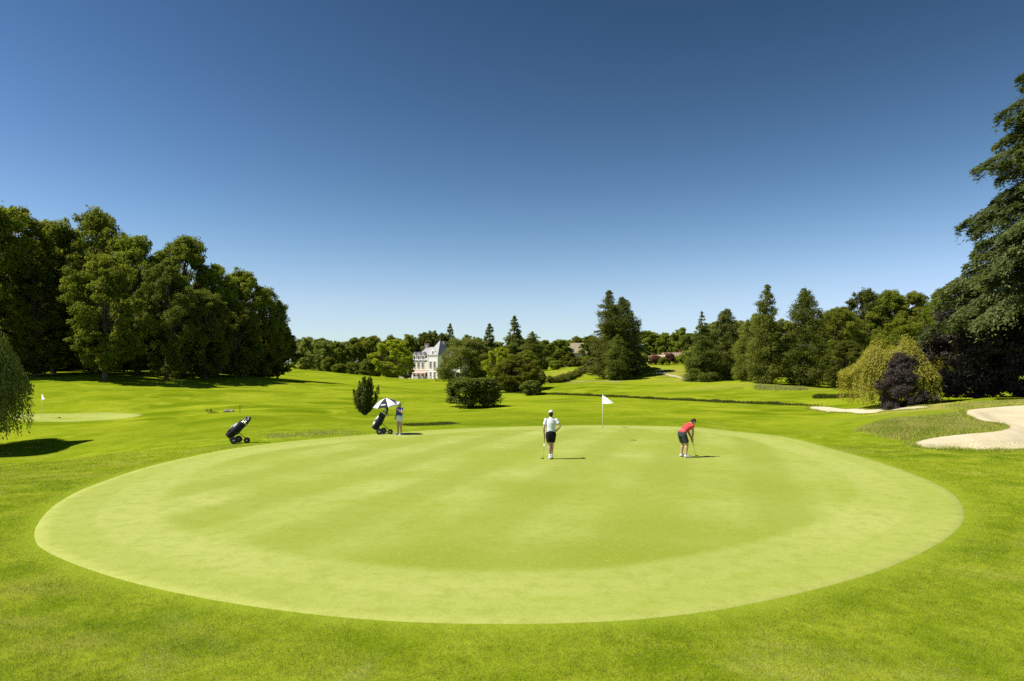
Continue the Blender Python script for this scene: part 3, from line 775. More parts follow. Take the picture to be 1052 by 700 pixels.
def cedar(seed, h, w, low=.06):
    """layered cedar: long level limbs with drooping flat sprays"""
    rng = np.random.default_rng(seed); R = w/2
    Cs = []; Ns = []; Ts = []; tn = []; limbs = []
    nb = 185
    for i in range(nb):
        t = (i+0.5)/nb; z0 = h*(low+(.98-low)*t)
        Lb = R*(0.10+0.90*(1-t)**0.85)*(rng.uniform(0.74, 1.02) if rng.random() < .84 else rng.uniform(1.05, 1.22))
        th = i*2.39996+rng.normal(0, .25)
        dr = np.array([math.cos(th), math.sin(th), 0]); sd = np.array([-dr[1], dr[0], 0])
        rise = rng.uniform(0.06, 0.20); dp = rng.uniform(.22, .38)
        ns = int(320+2500*(Lb/R)**1.4)
        s = rng.uniform(0.12, 1, ns)**0.75
        widt = Lb*0.36*np.sin(np.clip(s*0.9+0.08, 0, 1)*PI)**0.7*(0.65+0.35*np.sin(s*26+i))
        lat = rng.uniform(-1, 1, ns)
        zc = z0+Lb*(rise*s-dp*s**2.6)-np.abs(lat)**1.5*widt*0.42
        hang = rng.exponential(0.16, ns)*(0.3+s)
        P = dr*(Lb*s)[:, None]+sd*(lat*widt)[:, None]; P[:, 2] = zc-hang
        P += rng.normal(0, 0.07, P.shape)
        Cs.append(P)
        Ns.append(np.array([0, 0, 1.0])+dr*0.35+rng.normal(0, .45, (ns, 3)))
        Ts.append(dr+sd*(lat*0.9)[:, None]+np.array([0, 0, -.45])+rng.normal(0, .3, (ns, 3)))
        c0 = rng.normal(.5, .15); tn.append(c0+rng.normal(0, .14, ns)+0.15*(s-.5))
        limbs.append((max(0.02, z0/h), tuple(dr*(Lb*.8)+np.array([0, 0, z0+Lb*(rise*.8-dp*.8**2.6)-.05])), 0.10*Lb/R+.02))
    C = np.concatenate(Cs); Nn = np.concatenate(Ns); T = np.concatenate(Ts); tint = np.concatenate(tn)
    mb = MB(); mb.tube([(0, 0, -.4), (0, 0, h*.3), (0.1, 0, h*.7), (0, 0, h)], [h*.028, h*.021, h*.011, 0.03], 10)
    for t0, e, r0 in limbs:
        b = Vector((0, 0, h*t0)); e = Vector(e); mb.tube([b, b.lerp(e, .5)+Vector((0, 0, .07*(e-b).length)), e], [r0, r0*.6, r0*.2], 5)
    tr = mb.mesh('trunk'); smooth(tr); tr.materials.append(M['bark'])
    return proto(C, Nn, tint, 0.27*rng.uniform(.6, 1.35, len(C)), 0.42, rng, tr, T)

def shrubby(seed, cen, rad, per, leaf, asp=0.7, stem=None, up=.35, jit=.5):
    rng = np.random.default_rng(seed)
    C, Nn, tint = clump_leaves(rng, np.array(cen, float), np.array(rad, float), per, up, jit)
    ok = C[:, 2] > 0.02; C, Nn, tint = C[ok], Nn[ok], tint[ok]
    mb = MB()
    for pts, r in (stem or [([(0, 0, -.1), (0, 0, float(np.max(C[:, 2]))*.6)], .06)]):
        mb.tube(pts, [r*(1-.6*i/(len(pts)-1)) for i in range(len(pts))], 6)
    tr = mb.mesh('trunk'); tr.materials.append(M['bark'])
    return proto(C, Nn, tint, leaf*rng.uniform(.65, 1.3, len(C)), asp, rng, tr)
def round_bush(seed, ncl=46, per=240, leaf=0.2, flat_=1.0, boxy=0.0):
    """unit bush: 3 m wide, 3 m tall before fitting"""
    rng = np.random.default_rng(seed); cen = []; rad = []
    for i in range(ncl):
        d = unit(rng.normal(size=3)); d[2] = abs(d[2]) if rng.random() < .75 else -abs(d[2])*.7
        if boxy: d = np.sign(d)*np.abs(d)**(1-boxy); d /= max(np.abs(d).max()**.7*np.linalg.norm(d)**.3, .1)
        cr = rng.uniform(.28, .45)
        cen.append((d[0]*1.15, d[1]*1.15, 1.4+d[2]*1.15*flat_)); rad.append((cr, cr, cr*.85))
    for i in range(10):
        cen.append((rng.normal(0, .5), rng.normal(0, .5), rng.uniform(.4, 2))); rad.append((.6, .6, .6))
    return shrubby(seed, cen, rad, per, leaf)

def plant(P, name, label, cat, px, Y, top, wpx, mat, group=None, rz=None, low=0.0, dep=None):
    """fit a grown tree to its height and spread and set it on the ground"""
    x = (px-CX)*Y/FOC; z = tz(x, Y)-low
    h = (CH-(top-HZ)*Y/FOC)-z; w = wpx*Y/FOC
    s = (w/P['w'], (dep or w/P['w']*1.0), h/P['h'])
    root = empty(name, (x, Y, z), random.uniform(0, 6.28) if rz is None else rz, (s[0], s[0] if dep is None else dep, s[2]))
    tag(root, label, cat, group)
    c = link('crown' if cat in ('tree',) else 'foliage', P['crown'], None, root)
    c.material_slots[0].link = 'OBJECT'; c.material_slots[0].material = M[mat]
    link('trunk' if cat == 'tree' else 'stem', P['trunk'], None, root)
    return root

random.seed(11)
BR = [broad(100+i, 18, (12.5, 13.5, 11.5, 13, 12)[i], 0.05, 76, 150, 0.27, 2.4, (.42, .38, .48, .40, .45)[i], 6, (.15, .29)) for i in range(5)]
BRL = broad(120, 14, 10, 0.10, 60, 150, 0.23, 2.4, .42, 6, (.16, .30))
WIDE = broad(126, 12, 13.5, 0.05, 40, 120, .28, 2.4, .40)
WIDE2 = broad(127, 9, 9, 0.03, 34, 120, .24, 2.2, .36)
FARP = [broad(140+i, 16, (11, 12, 13)[i], 0.03, 26, 60, 0.60, 2.3, (.40, .45, .36)[i], 6) for i in range(3)]
COLM = conifer(160, 20, [(0, 2.6), (.06, 3.9), (.25, 4.2), (.45, 3.6), (.6, 2.9), (.72, 2.3), (.85, 1.75), (.95, 1.05), (1, .25)], 300, 120, .34, .45, .15)
COLB = conifer(161, 20, [(0, 3.2), (.1, 4.9), (.3, 5.2), (.5, 4.9), (.62, 4.2), (.74, 3.3), (.88, 2.5), (.96, 1.5), (1, .4)], 320, 120, .36, .45, .15)
CYP = conifer(162, 20, [(0, 2.4), (.1, 3.8), (.4, 4.0), (.65, 3.3), (.85, 2.1), (.95, 1.2), (1, .2)], 280, 120, .36, .45, .1)
SPR = conifer(163, 20, [(0, 4.6), (.12, 4.9), (.35, 3.9), (.6, 2.5), (.8, 1.3), (.92, .6), (1, .1)], 280, 110, .40, .42, .35, .02, 1.0)
FIR = conifer(164, 18, [(0, 3.6), (.2, 3.6), (.45, 2.9), (.55, 2.7), (.72, 2.0), (.86, 1.25), (.95, .7), (1, .1)], 170, 80, .6, .42, .35, .02, 1.0)
MASS = conifer(165, 20, [(0, 5.5), (.15, 6.4), (.4, 6.3), (.6, 5.6), (.78, 4.2), (.9, 2.6), (1, .6)], 260, 130, .42, .5, .2)

# ---- the wood on the left
LW = [  # prototype, px, Y, top, width, material, label
 (0, -22, 80, 203, 105, 'oak', 'tall broadleaf tree cut by the left edge above the weeping willow'),
 (1, 16, 86, 214, 87, 'oak', 'tall broadleaf tree standing just behind the weeping willow on the left'),
 (2, 55, 92, 226, 75, 'oak', 'mid-height broadleaf tree in the dip of the left wood skyline'),
 (3, 97, 95, 217, 91, 'oak', 'domed tree topping the left wood, the highest crown right of its skyline dip'),
 (4, 142, 92, 243, 75, 'oak', 'broadleaf tree on the left wood skyline just right of its domed highest crown'),
 (0, 189, 97, 244, 77, 'oak', 'broad flat-topped tree halfway down the falling skyline of the left wood'),
 (1, 223, 101, 273, 62, 'oak', 'broadleaf tree on the left wood skyline below the flat-topped one'),
 (2, 249, 105, 278, 60, 'oak', 'bushy-topped tree third from the right end of the left wood'),
 (3, 271, 108, 296, 48, 'oak', 'round shouldered tree second from the right end of the left wood'),
 (4, 285, 111, 325, 35, 'dark', 'lowest dark tree closing the right end of the left wood'),
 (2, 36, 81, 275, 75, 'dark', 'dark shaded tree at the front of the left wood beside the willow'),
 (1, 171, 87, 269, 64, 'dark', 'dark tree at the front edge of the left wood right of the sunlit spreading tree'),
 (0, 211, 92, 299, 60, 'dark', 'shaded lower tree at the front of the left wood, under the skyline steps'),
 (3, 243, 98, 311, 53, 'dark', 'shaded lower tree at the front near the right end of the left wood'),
]
for k, (i, px, Y, top, w, m, lab) in enumerate(LW):
    plant(BR[i], 'broadleaf_tree', lab, 'tree', px, Y, top, w, m, 'trees of the wood on the left')
plant(BRL, 'broadleaf_tree', 'sunlit spreading tree with bright green tiers and pale trunk before the left wood', 'tree', 108, 80, 262, 84, 'leafy', 'trees of the wood on the left')
def mass(name, label, spots, proto_list, mat, dens=1.0):
    """a wood that reads as one mass: one object"""
    Cs = []; tn = []
    rng = np.random.default_rng(len(spots)+5)
    V = []; tint = []
    for (px, Y, top, wpx) in spots:
        P = proto_list[rng.integers(len(proto_list))]
        me = P['crown']; n = len(me.vertices); v = np.empty(n*3, np.float32); me.vertices.foreach_get('co', v); v = v.reshape(-1, 4, 3)
        t = np.empty(len(me.polygons), np.float32); me.attributes['tint'].data.foreach_get('value', t)
        x = (px-CX)*Y/FOC; z = tz(x, Y); h = (CH-(top-HZ)*Y/FOC)-z; w = wpx*Y/FOC
        a = rng.uniform(0, 6.28); ca, sa = math.cos(a), math.sin(a)
        q = v.copy(); q[..., 0] = (v[..., 0]*ca-v[..., 1]*sa)*w/P['w']+x; q[..., 1] = (v[..., 0]*sa+v[..., 1]*ca)*w/P['w']+Y; q[..., 2] = v[..., 2]*h/P['h']+z
        V.append(q); tint.append(np.clip(t+rng.normal(0, .12), 0, 1))
    V = np.concatenate(V).reshape(-1, 3)
    me = np_mesh(name, V, np.arange(len(V)).reshape(-1, 4)); face_attr(me, 'tint', np.concatenate(tint))
    return tag(link(name, me, M[mat]), label, 'wood', None, 'stuff')
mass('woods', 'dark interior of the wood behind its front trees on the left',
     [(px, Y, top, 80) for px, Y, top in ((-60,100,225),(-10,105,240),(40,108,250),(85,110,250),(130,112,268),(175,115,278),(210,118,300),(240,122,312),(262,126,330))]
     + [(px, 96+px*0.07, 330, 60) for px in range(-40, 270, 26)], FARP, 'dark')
mass('woods', 'far wooded hillside behind the country house and the distant lawn',
     [(306+i*11.5, 300+12*math.sin(i*2.1), 349-2.5*math.sin(i*1.3)-5*(i in (12, 13))-(3 if 6 < i < 16 else 0), 24) for i in range(27)]
     + [(615+i*16, 250-3*i, 347-5*math.sin(i*0.9)-i*1.4, 36) for i in range(10)], FARP, 'far')
mass('woods', 'thick woodland filling the slope behind the right-hand trees',
     [(735+i*24, 150+8*math.sin(i*1.7), 331-1.6*i+5*math.sin(i*2.3), 48) for i in range(16)], FARP, 'far')

# ---- the far row, left to right
far_specs = [
 (314, 246, 347, 22, 'far'), (331, 262, 350, 22, 'far'), (347, 266, 351, 24, 'oak'), (364, 270, 347, 26, 'oak'), (383, 276, 346, 28, 'oak'),
 (402, 284, 345, 24, 'oak'), (420, 286, 344, 26, 'oak'), (438, 288, 342, 22, 'dark'), (455, 290, 343, 20, 'dark')]
ORD = ['first', 'second', 'third', 'fourth', 'fifth', 'sixth', 'seventh', 'eighth', 'ninth', 'tenth', 'eleventh', 'twelfth']
for i, (px, Y, top, w, m) in enumerate(far_specs):
    plant(FARP[i % 3], 'broadleaf_tree', f'{ORD[i]} tree from the left in the far row running from the wood to the house', 'tree', px, Y, top, w, m, 'trees of the far row left of the house')
BU = [round_bush(200+i) for i in range(3)]
for px, Y, top, w, lab in ((338, 232, 367, 13, 'small dark round tree left of a paler bush on the distant lawn'),
                           (348.5, 226, 374, 15, 'pale round bush on the distant lawn below the far row'),
                           (362, 236, 372, 13, 'dark low bush just right of the pale round one on the distant lawn'),
                           (371, 232, 380.5, 13, 'small round dark tree on the lawn straight above the vase shaped shrub'),
                           (378, 242, 369, 14, 'tall dark bush between the distant lawn and the bright round tree')):
    plant(BU[random.randrange(3)], 'bush', lab, 'bush', px, Y, top, w, 'light' if 'pale' in lab else 'oak', 'bushes on the distant lawn')
plant(BRL, 'broadleaf_tree', 'bright green round tree in front of the far row, left of the house', 'tree', 405, 240, 349, 41, 'lime')
plant(BRL, 'broadleaf_tree', 'shaded tree touching the left corner of the pale country house', 'tree', 417.5, 262, 362, 19, 'oak')
plant(FIR, 'fir_tree', 'slim dark fir rising right behind the chimneys of the house', 'tree', 462.5, 292, 333, 17, 'fir')
plant(FIR, 'fir_tree', 'short dark fir in the row just left of the slim one behind the house', 'tree', 447, 292, 340, 16, 'fir')
plant(WIDE, 'broadleaf_tree', 'large olive green tree hiding the right half of the country house', 'tree', 484, 168, 348, 64, 'olive', low=.3)
plant(FIR, 'fir_tree', 'thin ragged fir between the olive tree and the tallest fir', 'tree', 503, 215, 333, 22, 'fir')
plant(FIR, 'fir_tree', 'tallest dark fir in the middle of the far skyline', 'tree', 528.5, 215, 325, 25, 'fir')
plant(CYP, 'fir_tree', 'blunt blackish conifer right of the tallest fir', 'tree', 547, 205, 341, 26, 'dark')
plant(BRL, 'broadleaf_tree', 'fresh light green tree beside the olive tree', 'tree', 514, 150, 357, 30, 'lime', low=.3)
plant(BR[4], 'broadleaf_tree', 'mid green tree below the tallest fir', 'tree', 541, 150, 360, 28, 'oak', low=.3)
plant(WIDE2, 'broadleaf_tree', 'low pale green tree with tiered sprays above a dark bush', 'tree', 530, 118, 365, 46, 'leafy')
plant(BU[0], 'bush', 'dark rounded bush at the foot of the low pale green tree', 'bush', 546, 108, 391, 21, 'hedge')
plant(BU[2], 'bush', 'small bush close to the right side of the low pale green tree', 'bush', 553, 122, 380, 15, 'olive')
plant(BU[1], 'bush', 'low light bush close to the left side of the low pale green tree', 'bush', 517, 122, 384, 22, 'olive')
mid = [(560, 225, 350, 24, 'oak', 'first tree right of the blunt conifer in the row before the far house roof'),
       (577, 222, 349, 26, 'oak', 'second tree right of the blunt conifer in the row before the far house roof'),
       (593, 245, 346, 24, 'oak', 'rounded tree standing right behind the beige house roof'),
       (586, 212, 362, 18, 'light', 'short light green tree left of the beige house roof'),
       (606, 215, 345, 20, 'oak', 'tree between the beige house roof and the big conifer group')]
for i, (px, Y, top, w, m, lab) in enumerate(mid):
    plant(FARP[i % 3], 'broadleaf_tree', lab, 'tree', px, Y, top, w, m, 'trees around the beige house')
for px, Y, top, w, lab, m in ((571, 200, 370, 13, 'small round bush on the lawn above the long hedge', 'oak'),
                              (594, 205, 367, 14, 'dark bush in front of the beige house', 'dark'),
                              (604, 203, 366, 12, 'bright bush right of the one before the beige house', 'light')):
    plant(BU[1], 'bush', lab, 'bush', px, Y, top, w, m, 'bushes before the beige house')
# big conifer group
plant(COLM, 'conifer_tree', 'tall columnar conifer, the highest of the group behind the flag', 'tree', 626, 158, 299, 36, 'cypress', low=.2)
plant(MASS, 'conifer_tree', 'dark broad conifer close behind the tall columnar one', 'tree', 640, 164, 306, 40, 'fir', low=.2)
plant(cedar(171, 22, 16), 'cedar_tree', 'flat branched dark cedar poking out on both sides behind the columnar conifer', 'tree', 632, 172, 318, 60, 'cedar')
plant(CYP, 'conifer_tree', 'short cypress in front of the tall columnar conifer', 'tree', 634.5, 152, 344, 26, 'cypress', low=.2)
rw = [(666, 232, 340, 26, 'oak', 'broadleaf tree just right of the big conifer group'), (683, 228, 342, 24, 'oak', 'tree rising straight above the brick houses'),
      (699, 222, 337, 26, 'oak', 'tree above the right end of the brick houses'), (712, 205, 344, 24, 'dark', 'shaded tree squeezed left of the tiered spruce')]
for i, (px, Y, top, w, m, lab) in enumerate(rw):
    plant(FARP[(i+1) % 3], 'broadleaf_tree', lab, 'tree', px, Y, top, w, m, 'trees behind the brick houses')
for px, Y, top, w, lab, m in ((650, 190, 360, 14, 'dark bush at the left end of the brick houses', 'dark'), (673, 186, 365, 12, 'red leaved bush before the brick houses', 'red_leaf'),
                              (681, 184, 367, 9, 'small green bush in front of the brick houses', 'oak'), (704, 182, 363, 14, 'dark bush at the right end of the brick houses', 'oak'),
                              (661, 188, 364, 10, 'round green bush before the left brick house', 'oak'), (688, 186, 363, 10, 'dull red bush before the right end of the brick houses', 'red_leaf'),
                              (676, 192, 366, 9, 'dark green bush at the corner of the middle brick house', 'dark'),
                              (696, 190, 366, 8, 'low pale bush below the pale walled house', 'light')):
    plant(BU[2], 'bush', lab, 'bush', px, Y, top, w, m, 'bushes before the brick houses')
plant(SPR, 'spruce_tree', 'tiered spruce with a pointed top right of the brick houses', 'tree', 721, 135, 321, 37, 'cypress', low=.2)
plant(MASS, 'conifer_tree', 'dark rounded conifer right behind the tiered spruce', 'tree', 746, 140, 318, 42, 'fir', low=.2)
plant(CYP, 'conifer_tree', 'slim grey green conifer left of the pair of tall conifers', 'tree', 768, 122, 329, 28, 'cypress', low=.2)
plant(COLM, 'conifer_tree', 'left and more pointed one of the pair of tall conifers', 'tree', 788, 110, 293, 36, 'cypress', low=.2)
plant(COLB, 'conifer_tree', 'right and broader one of the pair of tall conifers', 'tree', 827, 109, 297, 41, 'cypress', low=.2)
rb = [(862, 116, 316, 56, 'oak', 'broadleaf tree touching the broader of the two tall conifers'), (888, 124, 298, 50, 'dark', 'tall dark tree rising left behind the golden weeping willow'),
      (912, 122, 299, 52, 'oak', 'tree with a level top straight behind the golden weeping willow'), (940, 120, 300, 50, 'oak', 'level topped tree behind the right side of the golden weeping willow'),
      (966, 112, 298, 48, 'light', 'light green tree left of the great cedar, partly behind it'), (926, 96, 328, 56, 'light', 'lower light green tree directly above the golden weeping willow'),
      (1005, 110, 292, 60, 'oak', 'tree hidden for the most part behind the left side of the great cedar'), (868, 100, 350, 44, 'dark', 'low shaded tree left of the golden weeping willow')]
for i, (px, Y, top, w, m, lab) in enumerate(rb):
    plant(BR[(i*2+1) % 5], 'broadleaf_tree', lab, 'tree', px, Y, top, w, m, 'broadleaf trees of the right wood')
plant(cedar(172, 25, 19, .24), 'cedar_tree', 'great cedar with drooping layered branches cut by the right edge', 'tree', 1104, 47, 8, 214, 'cedar', rz=0.4)
PBT = broad(222, 10, 8, 0.02, 40, 150, .22, 2.6, .38)
plant(PBT, 'beech_tree', 'large purple beech with foliage down to the ground under the cedar', 'tree', 1004, 53, 300, 84, 'purple', 'purple leaved trees')
plant(PBT, 'beech_tree', 'blackish purple beech at the right edge beneath the cedar branches', 'tree', 1060, 52, 325, 80, 'purple', 'purple leaved trees', rz=2.0)
plant(WIDE2, 'purple_bush', 'round purple bush in front of the golden weeping willow', 'bush', 926, 52.2, 363, 47, 'purple', low=.15, rz=1.1)
plant(weeping(173, 6, 7.6, 760, .24, .02, 60, .30, .28), 'weeping_willow', 'golden weeping willow with hanging strands behind the purple bush', 'tree', 920, 55, 346, 92, 'gold')
plant(weeping(174, 7, 8.2, 1900, .19, .13, 100, .36, .20), 'weeping_willow', 'grey green weeping willow cut by the left edge of the lawn', 'tree', -64, 36, 318, 156, 'willow')

# ---- bushes on the course
plant(round_bush(230, 90, 420, .12, .85, .35), 'clipped_bush', 'dense clipped box shaped bush alone on the fairway', 'bush', 486, 67, 388, 48, 'hedge', low=.05, rz=0.3)
def vase():
    """many upright plumes from one foot"""
    rng = np.random.default_rng(240); Cs = []; Ts = []; tn = []; mb = MB()
    for k in range(36):
        a = rng.uniform(0, 6.28); sp = .40*math.sqrt(rng.uniform(.01, 1)); ln = rng.uniform(1.6, 2.9)*(1-.25*sp)
        if k < 4: a = (2.9, 3.3, .15, -.2)[k]; sp = (.72, .5, .78, .6)[k]; ln = (1.75, 1.4, 2.05, 1.6)[k]
        tip = np.array([math.cos(a)*sp*.85, math.sin(a)*sp*.85, ln]); bend = np.array([math.cos(a), math.sin(a), 0])*.12*rng.normal(1, .4)
        t = np.linspace(0, 1, 7); P = tip*t[:, None]*np.c_[(t+.02)**-.25, (t+.02)**-.25, np.ones(7)]+bend*np.sin(t*3.1)[:, None]; P[0, 2] = -.1
        mb.tube(P, [.022*(1-.75*q) for q in t], 5)
        n = 330; q = rng.uniform(.10, 1, n); c = np.stack([np.interp(q, t, P[:, i]) for i in range(3)], 1)
        w_ = (.125*np.sin(np.clip(q*.92+.06, 0, 1)*PI)**.8+.02)
        off = unit(rng.normal(size=(n, 3)))*w_[:, None]*rng.uniform(.3, 1.1, n)[:, None]
        Cs.append(c+off+np.array([0, 0, .05])); Ts.append(off*4+np.array([0, 0, .9])+rng.normal(0, .25, (n, 3))); tn.append(rng.normal(.5, .17)+rng.normal(0, .15, n))
    C = np.concatenate(Cs); T = np.concatenate(Ts); Nn = C*np.array([1, 1, 0])+np.array([0, 0, .4])+rng.normal(0, .5, C.shape)
    tr = mb.mesh('trunk'); tr.materials.append(M['bark'])
    return proto(C, Nn, np.concatenate(tn), .13*rng.uniform(.6, 1.3, len(C)), .4, rng, tr, T)
plant(vase(), 'vase_shaped_shrub', 'upright vase shaped shrub with spiky branches left of the golf umbrella', 'bush', 375, 51, 387.5, 22, 'hedge', rz=0)
tw = shrubby(241, [(-.3, 0, .5), (.1, 0, .35), (.5, 0, .25), (0, .1, .6)], [(.22, .2, .35), (.3, .2, .25), (.35, .25, .16), (.15, .15, .3)], 130, .13, .3,
             [([(0, 0, -.05), (-.3, 0, .3), (-.45, 0, .9)], .02), ([(0, 0, -.05), (.01, .05, .5), (.02, .1, 1.0)], .02), ([(0, 0, -.05), (.35, 0, .15), (.5, 0, .7)], .018)])
plant(tw, 'low_shrub', 'sparse low shrub with bare twigs on the left fairway', 'bush', 216, 52, 419.5, 15, 'olive', rz=0)
st = empty('marker_post', at(246.5, 51)); tag(st, 'thin dark marker post in the left fairway beside a mound', 'post')
mb = MB(); mb.tube([(0, 0, -.1), (0, 0, .50)], .025, 8); mb.build('pole', plain('post_wood', (.10, .08, .05)), st)
mb = MB(); mb.tube([(0, 0, .50), (0, 0, .56)], .03, 8); mb.build('cap', plain('post_cap', (.05, .05, .04)), st)
mb = MB(); rg = np.random.default_rng(3)
for k in range(9): mb.ball((rg.uniform(-.30, .3), rg.uniform(-.2, .2), .04), (rg.uniform(.12, .22), rg.uniform(.1, .2), rg.uniform(.08, .2)), 8)
o = remeshed(mb, 'stone_heap', .03, None, 2); o.location = at(235.5, 51.5); o.data.materials.append(plain('grey_stone', (.22, .19, .14), .9, .2, 0, .5, 5))
tag(o, 'little grey stone heap left of the thin marker post', 'stone')

def hedge(name, label, pts, h, w, mat, per=150):
    P = np.array([hit(*p) for p in pts]); s = np.r_[0, np.cumsum(np.hypot(*np.diff(P, axis=0).T))]
    rng = np.random.default_rng(77); cen = []; rad = []
    for t in np.arange(0, s[-1], w*0.4):
        x, y = np.interp(t, s, P[:, 0]), np.interp(t, s, P[:, 1]); hh = h*rng.uniform(.8, 1.15)
        for k in range(2):
            cen.append((x+rng.normal(0, w*.2), y+rng.normal(0, w*.2), tz(x, y)+hh*(.35+.35*k))); rad.append((w*.55, w*.55, hh*.4))
    C, Nn, tint = clump_leaves(rng, np.array(cen), np.array(rad), per, .3, .5)
    me = leaves_mesh(name, C, Nn, .3*rng.uniform(.6, 1.3, len(C)), .7, tint, rng)
    return tag(link(name, me, M[mat]), label, 'hedge')
hedge('hedge', 'long low hedge climbing the lawn towards the beige house', [(556, 394), (572, 393.6), (582, 391), (594, 385), (603, 380), (613, 375)], 1.3, 1.5, 'dark')

# ------------------------------------------------------------------ country house
STONE = plain('cream_stone', (.66, .60, .49), .85, .2, 0, .12, 1.2)
STONE2 = plain('pale_trim_stone', (.76, .72, .64), .8, .2, 0, .08, 2)
def slate_mat():
    m, nt, b = new_mat('slate'); tc = N(nt, 'ShaderNodeTexCoord')
    br = N(nt, 'ShaderNodeTexBrick'); br.inputs['Scale'].default_value = 2.2
    br.inputs['Color1'].default_value = (.27, .265, .26, 1); br.inputs['Color2'].default_value = (.37, .36, .35, 1); br.inputs['Mortar'].default_value = (.14, .14, .15, 1)
    br.inputs['Mortar Size'].default_value = .01
    mp = N(nt, 'ShaderNodeMapping'); mp.inputs['Rotation'].default_value = (PI/2, 0, 0); L(nt, tc.outputs['Object'], mp.inputs[0]); L(nt, mp.outputs[0], br.inputs['Vector'])
    L(nt, br.outputs['Color'], b.inputs['Base Color']); b.inputs['Roughness'].default_value = .55; b.inputs['Specular IOR Level'].default_value = .3
    return m
SLATE = slate_mat()
GLASS = plain('window_glass', (.02, .025, .03), .12, .5, 0, .2, 3)
BRICK = plain('red_brick', (.30, .12, .07), .85, .2, 0, .25, 3)
TILE = plain('clay_tile', (.26, .19, .13), .8, .25, 0, .3, 4)
BEIGE = plain('beige_tile', (.34, .28, .18), .85, .2, 0, .2, 2)
CHIM = plain('chimney_stone', (.26, .20, .18))
AWN = plain('awning_cloth', (.46, .33, .27), .8, .2, 0, .1, 2)
WOODW = plain('white_frame', (.7, .7, .66), .5)

def window(parent, c, w, h, nx=0, ny=-1, arch=False):
    """frame standing proud of the wall, glass pane set in it, cross bars"""
    a = math.atan2(ny, nx)+PI/2
    ca, sa = math.cos(a), math.sin(a)
    def W_(u, v, d): return (c[0]+u*ca+d*sa, c[1]+u*sa-d*ca, c[2]+v)
    mb = MB(); t = .12
    for u, v, ww, hh in ((-w/2-t/2, 0, t, h+2*t), (w/2+t/2, 0, t, h+2*t), (0, h/2+t/2, w, t), (0, -h/2-t/2, w+.3, t*1.3)):
        mb.box(W_(u, v, .06), (ww, .16, hh), 0, a)
    fr = mb.build('window', STONE2, parent)
    mb = MB(); mb.box(W_(0, 0, .02), (w, .05, h), 0, a); mb.build('pane', GLASS, fr)
    mb = MB(); mb.box(W_(0, 0, .055), (.07, .03, h), 0, a)
    for q in (-.17, .17): mb.box(W_(0, h*q, .052), (w, .025, .06), 0, a)
    mb.build('frame', WOODW, fr)
def hip_roof(x0, x1, y0, y1, z, h, rx=.5, over=.35, ridge=None):
    """hipped roof solid; ridge along x between the two ridge points"""
    x0 -= over; x1 += over; y0 -= over; y1 += over; cy = (y0+y1)/2
    ra, rb = ridge if ridge else ((x0+x1)/2-.01, (x0+x1)/2+.01)
    V = [(x0,y0,z),(x1,y0,z),(x1,y1,z),(x0,y1,z),(ra,cy,z+h),(rb,cy,z+h),(x0,y0,z-.25),(x1,y0,z-.25),(x1,y1,z-.25),(x0,y1,z-.25)]
    return V, [(0,1,5,4),(2,3,4,5),(3,0,4),(1,2,5),(6,7,1,0),(7,8,2,1),(8,9,3,2),(9,6,0,3),(9,8,7,6)]

